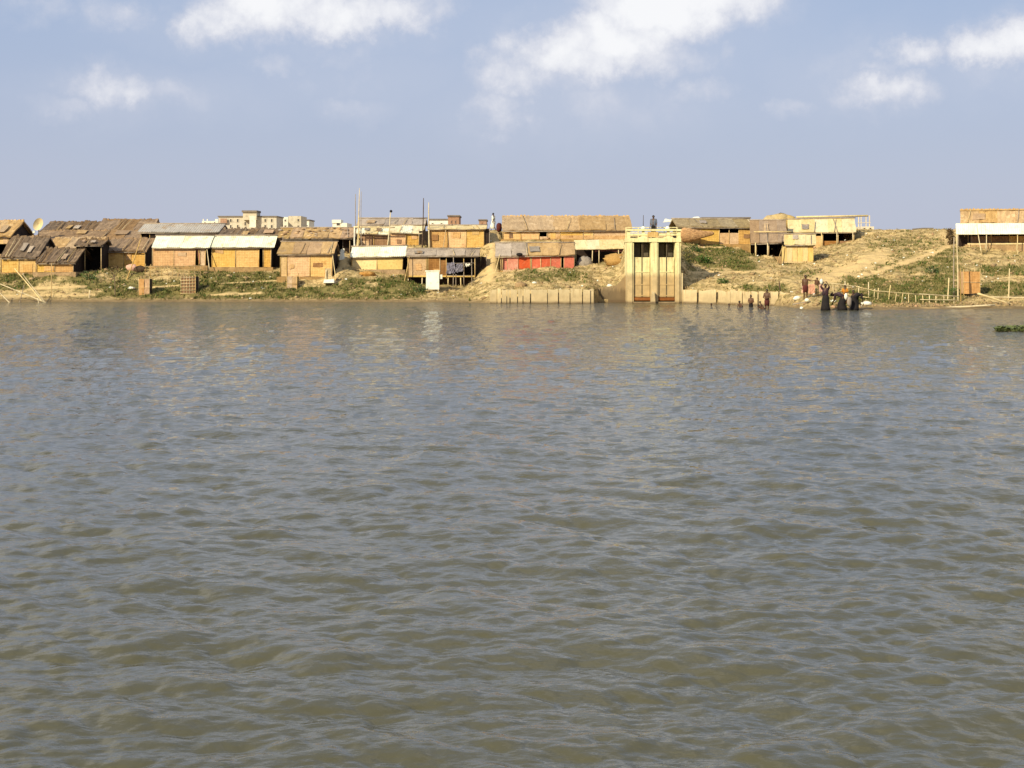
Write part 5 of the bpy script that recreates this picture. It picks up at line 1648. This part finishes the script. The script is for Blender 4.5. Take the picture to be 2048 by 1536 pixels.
def pose(**k):
    d = dict(STAND)
    d.update(k)
    return d


BEND = pose(pel=(0, -.06, .51), che=(0, .13, .60), nek=(0, .255, .60), hed=(0, .335, .575), hipL=(-.052, -.055, .49), hipR=(.052, -.055, .49), kneL=(-.07, .02, .27), kneR=(.07, .02, .27),
            shoL=(-.10, .225, .585), shoR=(.10, .225, .585), elbL=(-.13, .26, .42), elbR=(.13, .26, .42), wriL=(-.09, .33, .27), wriR=(.09, .33, .27))
SQUAT = pose(pel=(0, -.10, .16), che=(0, .02, .36), nek=(0, .07, .47), hed=(0, .11, .56), hipL=(-.06, -.09, .15), hipR=(.06, -.09, .15), kneL=(-.10, .12, .27), kneR=(.10, .12, .27), ankL=(-.07, -.02, .04), ankR=(.07, -.02, .04),
             shoL=(-.105, .055, .44), shoR=(.105, .055, .44), elbL=(-.14, .12, .29), elbR=(.14, .12, .29), wriL=(-.06, .22, .20), wriR=(.06, .22, .20))
RAISE = pose(elbL=(-.17, .06, .90), wriL=(-.10, .10, 1.02), elbR=(.16, .06, .90), wriR=(.05, .10, 1.01))
REACH = pose(elbR=(.23, .03, .755), wriR=(.34, .06, .78))
WALK = pose(kneL=(-.055, .10, .29), ankL=(-.055, .12, .06), kneR=(.055, .03, .28), ankR=(.055, -.12, .07), elbL=(-.13, -.07, .64), wriL=(-.14, -.05, .50), elbR=(.13, .06, .64), wriR=(.135, .15, .52))
FLEX = pose(elbL=(-.15, .04, .64), wriL=(-.05, .12, .62), elbR=(.15, .04, .64), wriR=(.05, .12, .60))


def person(label, loc, H, yaw, ps, skin='skin', hair='short', clothes=(), group=None):
    """ps: joints in body heights, x right, y forward.  yaw 0 = back to the camera, pi = facing it"""
    cy, sy = math.cos(yaw), math.sin(yaw)
    loc = Vector(loc)

    def J(p):
        x, y, z = p
        return Vector((loc.x + (x * cy - y * sy) * H, loc.y + (x * sy + y * cy) * H, loc.z + z * H))
    j = {k: J(v) for k, v in ps.items()}
    fw = Vector((-sy, cy, 0))
    rt = Vector((cy, sy, 0))
    t = thing('person', label, 'person', tuple(loc), group)
    g = G()
    h = H
    up = (j['hed'] - j['nek']).normalized()
    face = (fw - up * fw.dot(up)).normalized()
    if up.dot(fw) > .5:
        face = (Vector((0, 0, -1)) + up * up.z).normalized()
    # trunk
    for s in (-1, 1):
        hip, sho = j['hipL' if s < 0 else 'hipR'], j['shoL' if s < 0 else 'shoR']
        cap(g, j['pel'] + (hip - j['pel']) * .7, j['che'] + rt * s * .035 * h, .062 * h, .070 * h)
        cap(g, j['che'] + rt * s * .04 * h, j['nek'] * .35 + sho * .65 - up * .02 * h, .066 * h, .045 * h)
        cap(g, j['nek'] - up * .01 * h, sho, .036 * h, .036 * h)
    cap(g, j['pel'], j['che'], .072 * h, .076 * h)
    cap(g, j['che'], j['nek'], .07 * h, .040 * h)
    cap(g, j['nek'] - up * .01 * h, j['hed'] - up * .02 * h, .033 * h, .030 * h)
    # head: skull, jaw, nose, ears, brow
    hd = j['hed']
    cap(g, hd + up * .012 * h - face * .006 * h, hd + up * .012 * h + face * .012 * h, .050 * h, .046 * h, 12)
    cap(g, hd - up * .022 * h + face * .012 * h, hd - up * .040 * h + face * .030 * h, .038 * h, .022 * h)
    cap(g, hd - up * .000 * h + face * .052 * h, hd - up * .016 * h + face * .064 * h, .007 * h, .010 * h, 8)
    sd = up.cross(face).normalized()
    for s in (-1, 1):
        cap(g, hd + sd * s * .050 * h - up * .012 * h, hd + sd * s * .053 * h + up * .008 * h, .008 * h, .010 * h, 8)
        cap(g, hd + sd * s * .010 * h - up * .034 * h + face * .050 * h, hd - up * .034 * h + face * .053 * h, .006 * h, .006 * h, 8)
        cap(g, hd + sd * s * .012 * h + up * .014 * h + face * .049 * h, hd + sd * s * .03 * h + up * .012 * h + face * .042 * h, .008 * h, .006 * h, 8)
    hands = []
    for s, L in ((-1, 'L'), (1, 'R')):
        cap(g, j['hip' + L], j['kne' + L], .052 * h, .036 * h)
        cap(g, j['kne' + L], j['kne' + L].lerp(j['ank' + L], .35), .035 * h, .036 * h)
        cap(g, j['kne' + L].lerp(j['ank' + L], .3), j['ank' + L], .036 * h, .021 * h)
        an = j['ank' + L]
        cap(g, an - fw * .018 * h - Vector((0, 0, .020 * h)), an + fw * .085 * h + rt * s * .012 * h - Vector((0, 0, .026 * h)), .022 * h, .017 * h)
        cap(g, j['sho' + L], j['elb' + L], .032 * h, .024 * h)
        cap(g, j['elb' + L], j['wri' + L], .024 * h, .015 * h)
        d = (j['wri' + L] - j['elb' + L]).normalized()
        side = d.cross(fw if abs(d.dot(fw)) < .85 else Vector((0, 0, 1))).normalized()
        cap(g, j['wri' + L], j['wri' + L] + d * .045 * h, .016 * h, .018 * h)
        hands.append((j['wri' + L] + d * .048 * h, d, side, s))
    me = bpy.data.meshes.new('tmp')
    me.from_pydata(g.v, [], g.f)
    ob = bpy.data.objects.new('tmp', me)
    COL.objects.link(ob)
    md = ob.modifiers.new('r', 'REMESH')
    md.mode = 'VOXEL'
    md.voxel_size = .0125 * h
    sm = ob.modifiers.new('s', 'SMOOTH')
    sm.factor = .5
    sm.iterations = 2
    dg = bpy.context.evaluated_depsgraph_get()
    ev = ob.evaluated_get(dg)
    m2 = ev.to_mesh()
    g2 = G()
    g2.v = [tuple(v.co) for v in m2.vertices]
    g2.f = [tuple(p.vertices) for p in m2.polygons]
    g2.s = [True] * len(g2.f)
    ev.to_mesh_clear()
    bpy.data.objects.remove(ob)
    bpy.data.meshes.remove(me)
    for (c, d, side, s) in hands:
        pn = d.cross(side).normalized()
        for k, ln in enumerate((.040, .046, .043, .034)):
            o = side * (k - 1.5) * .0105 * h
            a = c + o - d * .008 * h
            b = a + d * ln * .55 * h
            e = b + (d * .8 + pn * .6).normalized() * ln * .5 * h
            g2.tube(a, b, .0056 * h, .005 * h, 6)
            g2.tube(b, e, .005 * h, .0038 * h, 6)
        a = c - d * .038 * h + side * .014 * h
        g2.tube(a, a + (d * .7 + side * .8).normalized() * .030 * h, .0065 * h, .005 * h, 6)
    g2.build('body', M[skin], t)
    # eyes
    for s in (-1, 1):
        G().ball(hd + sd * s * .019 * h + up * .004 * h + face * .047 * h, .0065 * h, 8, 5).build('eye', M['cloth_black'], t)
    # hair as a cap over crown and nape
    g3 = G()
    b0 = len(g3.v)
    n, m = 14, 6
    big = 1.14 if hair != 'long' else 1.2
    for a in range(m + 1):
        th = math.pi * .60 * a / m
        for k in range(n):
            ph = 2 * math.pi * k / n
            fr = math.cos(ph)
            tt = th * (1.0 - .42 * max(fr, 0))
            r = .051 * h * big * (1 + random.uniform(-.03, .03))
            v = up * math.cos(tt) + (face * math.cos(ph) + sd * math.sin(ph)) * math.sin(tt)
            g3.v.append(tuple(hd + up * .014 * h - face * .006 * h + v * r))
    for a in range(m):
        for k in range(n):
            k2 = (k + 1) % n
            g3.f.append((b0 + a * n + k, b0 + (a + 1) * n + k, b0 + (a + 1) * n + k2, b0 + a * n + k2))
            g3.s.append(True)
    if hair == 'long':
        cap(g3, hd - face * .05 * h, hd - face * .06 * h - up * .04 * h, .026 * h, .02 * h)
    g3.build('hair', M['hair'], t)
    # garments
    for (nm, mm, kind) in clothes:
        g4 = G()
        sq = lambda c, a, b: (c, a * h, b * h)
        if kind == 'skirt':      # wrapped cloth from the waist to the shins
            w = j['pel'] + Vector((0, 0, .07 * h)) if ps is not BEND else j['pel'] + Vector((0, 0, .05 * h))
            kn = (j['kneL'] + j['kneR']) / 2
            an = (j['ankL'] + j['ankR']) / 2
            sp = (j['ankL'] - j['ankR']).length / 2 / h
            an = kn.lerp(an, .72)
            g4.loft([sq(an, .085 + sp * .4, .085 + sp * .3), sq(kn, .088 + sp * .3, .082 + sp * .2), sq(j['pel'] - Vector((0, 0, .05 * h)), .112, .092), sq(j['pel'] + Vector((0, 0, .01 * h)), .108, .09), sq(w, .092, .080)], 16, .05)
        elif kind == 'gown':     # sari skirt spreading to the ground
            an = (j['ankL'] + j['ankR']) / 2 - fw * .02 * h
            kn = (j['kneL'] + j['kneR']) / 2
            an = Vector((an.x, an.y, loc.z + .02 * h))
            g4.loft([sq(an, .185, .16), sq(an.lerp(kn, .5), .155, .135), sq(kn, .135, .12), sq(j['pel'] - Vector((0, 0, .05 * h)), .122, .105), sq(j['pel'] + Vector((0, 0, .01 * h)), .112, .095), sq(j['pel'] + Vector((0, 0, .06 * h)), .09, .08)], 18, .06)
        elif kind == 'short':
            kn = (j['kneL'] + j['kneR']) / 2
            g4.loft([sq(kn + Vector((0, 0, .02 * h)), .10, .08), sq(j['pel'] - Vector((0, 0, .04 * h)), .112, .092), sq(j['pel'] + Vector((0, 0, .06 * h)), .09, .078)], 16, .04)
        elif kind == 'top':      # shirt or blouse with sleeves
            ax = (j['nek'] - j['pel']).normalized()
            for s in (-1, 1):
                cap(g4, j['pel'] + rt * s * .03 * h + ax * .03 * h, j['che'] + rt * s * .042 * h, .072 * h, .078 * h)
                cap(g4, j['che'] + rt * s * .045 * h, j['nek'] * .3 + j['shoL' if s < 0 else 'shoR'] * .7 - ax * .018 * h, .074 * h, .050 * h)
                L = 'L' if s < 0 else 'R'
                cap(g4, j['sho' + L], j['sho' + L].lerp(j['elb' + L], .8), .041 * h, .035 * h)
        elif kind == 'trousers':
            for L in 'LR':
                cap(g4, j['pel'].lerp(j['hip' + L], .8), j['kne' + L], .064 * h, .047 * h)
                cap(g4, j['kne' + L], j['kne' + L].lerp(j['ank' + L], .85), .046 * h, .036 * h)
            cap(g4, j['pel'] - Vector((0, 0, .01 * h)), j['pel'] + Vector((0, 0, .05 * h)), .083 * h, .080 * h)
        elif kind == 'veil':     # end of a sari drawn over head and back
            c0 = hd + up * .03 * h - face * .012 * h
            cap(g4, c0, hd - up * .03 * h - face * .03 * h, .060 * h, .050 * h, 12)
            cap(g4, j['nek'] - face * .03 * h, j['che'] - fw * .02 * h, .06 * h, .085 * h, 12)
            cap(g4, j['che'] - fw * .02 * h, j['pel'] - fw * .02 * h, .086 * h, .085 * h, 12)
        elif kind == 'sash':
            cap(g4, j['shoL'], (j['che'] + j['pel']) / 2 + rt * .05 * h + fw * .03 * h, .04 * h, .08 * h, 12)
        g4.build(nm, M[mm], t)
    return t


gb = 'people bathing and washing at the river'


def bank(px, D, dz=0.0):
    x = wx(px, D)
    return (x, D, max(gz(x, D), -9) + dz)


def wade(px, D, depth):
    return (wx(px, D), D, -depth)


# swimmers: only the head is above the water
person('boy swimming left with only his dark head above the water', wade(1423, 98.5, 1.16), 1.35, 2.6, STAND, clothes=[('shorts', 'cloth_black', 'short')], group=gb)
person('boy swimming nearer the splashing pair with only his head out', wade(1458, 97.6, 1.16), 1.35, 3.4, STAND, clothes=[('shorts', 'cloth_maroon', 'short')], group=gb)
person('boy crouching shoulder deep in the shallows left of the standing boys', wade(1482, 95.8, .42), 1.35, 2.2, SQUAT, clothes=[('shorts', 'cloth_black', 'short')], group=gb)
person('thin boy standing thigh deep in dark shorts', wade(1502, 96.2, .52), 1.32, 2.8, FLEX, clothes=[('shorts', 'cloth_black', 'short')], group=gb)
person('boy low in the water between the thin boy and the tall boy', wade(1513, 94.6, .62), 1.3, 4.2, SQUAT, clothes=[('shorts', 'cloth_black', 'short')], group=gb)
person('tall boy standing knee deep wearing a dark maroon lungi', wade(1534, 93.0, .28), 1.55, 2.7, FLEX, clothes=[('lungi', 'cloth_maroon', 'short')], group=gb)
person('child sitting in the shallows at the feet of the tall boy', wade(1524, 91.6, .18), 1.1, 1.4, SQUAT, clothes=[('shorts', 'cloth_black', 'short')], group=gb)
person('shirtless man in a short lungi reaching an arm towards the child', bank(1611, 93.4), 1.62, 2.9, pose(elbL=(-.23, .03, .755), wriL=(-.34, .06, .78)), clothes=[('lungi', 'cloth_maroon', 'short')], group=gb)
person('small child in ochre cloth beside the reaching man', bank(1634, 94.6), 1.2, 3.3, FLEX, clothes=[('wrap', 'cloth_ochre', 'skirt')], group=gb)
person('woman in dark plum sari wading with both arms raised to her head', wade(1651, 89.0, .06), 1.74, 2.5, RAISE, hair='long', clothes=[('skirt', 'cloth_black', 'gown'), ('blouse', 'cloth_dark', 'top'), ('sari_end', 'cloth_dark', 'sash')], group=gb)
person('woman in black bending left over her washing at the water', wade(1684, 89.3, .05), 1.78, 1.25, BEND, hair='long', clothes=[('skirt', 'cloth_black', 'gown'), ('blouse', 'cloth_dark', 'top')], group=gb)
person('woman in black with grey cloth bending right at the water', wade(1709, 89.3, .05), 1.72, 5.2, BEND, hair='long', clothes=[('skirt', 'cloth_black', 'gown'), ('blouse', 'cloth_black', 'top')], group=gb)
person('person in an orange wrap standing behind the bending women', bank(1690, 91.8, -.05), 1.3, 3.0, FLEX, hair='long', clothes=[('wrap', 'cloth_orange', 'skirt'), ('shawl', 'cloth_orange', 'top')], group=gb)
person('child in ochre clothes crouching right of the orange wrapped person', bank(1705, 91.6, 0), 1.5, 3.2, SQUAT, clothes=[('shirt', 'cloth_ochre', 'top')], group=gb)
person('man in slate shirt and black trousers standing on the sluice gate', (wx(1307, 106.3), 106.3, wz(476.3, 105.2)), 1.74, 2.8, STAND, clothes=[('trousers', 'cloth_black', 'trousers'), ('shirt', 'cloth_slate', 'top')])
xw = wx(987, 126.5)
person('person in white shirt walking on the crest between the huts', (xw, 126.5, wz(462, 126.5)), 1.62, 1.0, WALK, clothes=[('lungi', 'white', 'skirt'), ('shirt', 'white', 'top')])
g = G()
g.ball(P(998, 455, 125.5), .34, 10, 7, (.8, .8, 1.2), .12)
tag(g.build('sack', M['cloth_maroon']), 'dark reddish sack standing beside the walking person in white', 'sack')
# washing held by the women
for (lab, px, row, D, mm, s) in (('white cloth lifted in the hands of the wading woman', 1643, 563, 88.9, 'white', (.10, .1, .16)), ('white washing hanging between the two bending women', 1692, 593, 89.0, 'white', (.10, .08, .20)), ('grey cloth dipped in the water by the right bending woman', 1699, 604, 88.8, 'roof_gray', (.16, .12, .30))):
    g = G()
    g.ball(P(px, row, D), 1, 9, 7, s, .18)
    tag(g.build('cloth', M[mm]), lab, 'cloth', 'washing in the hands of the bathers')
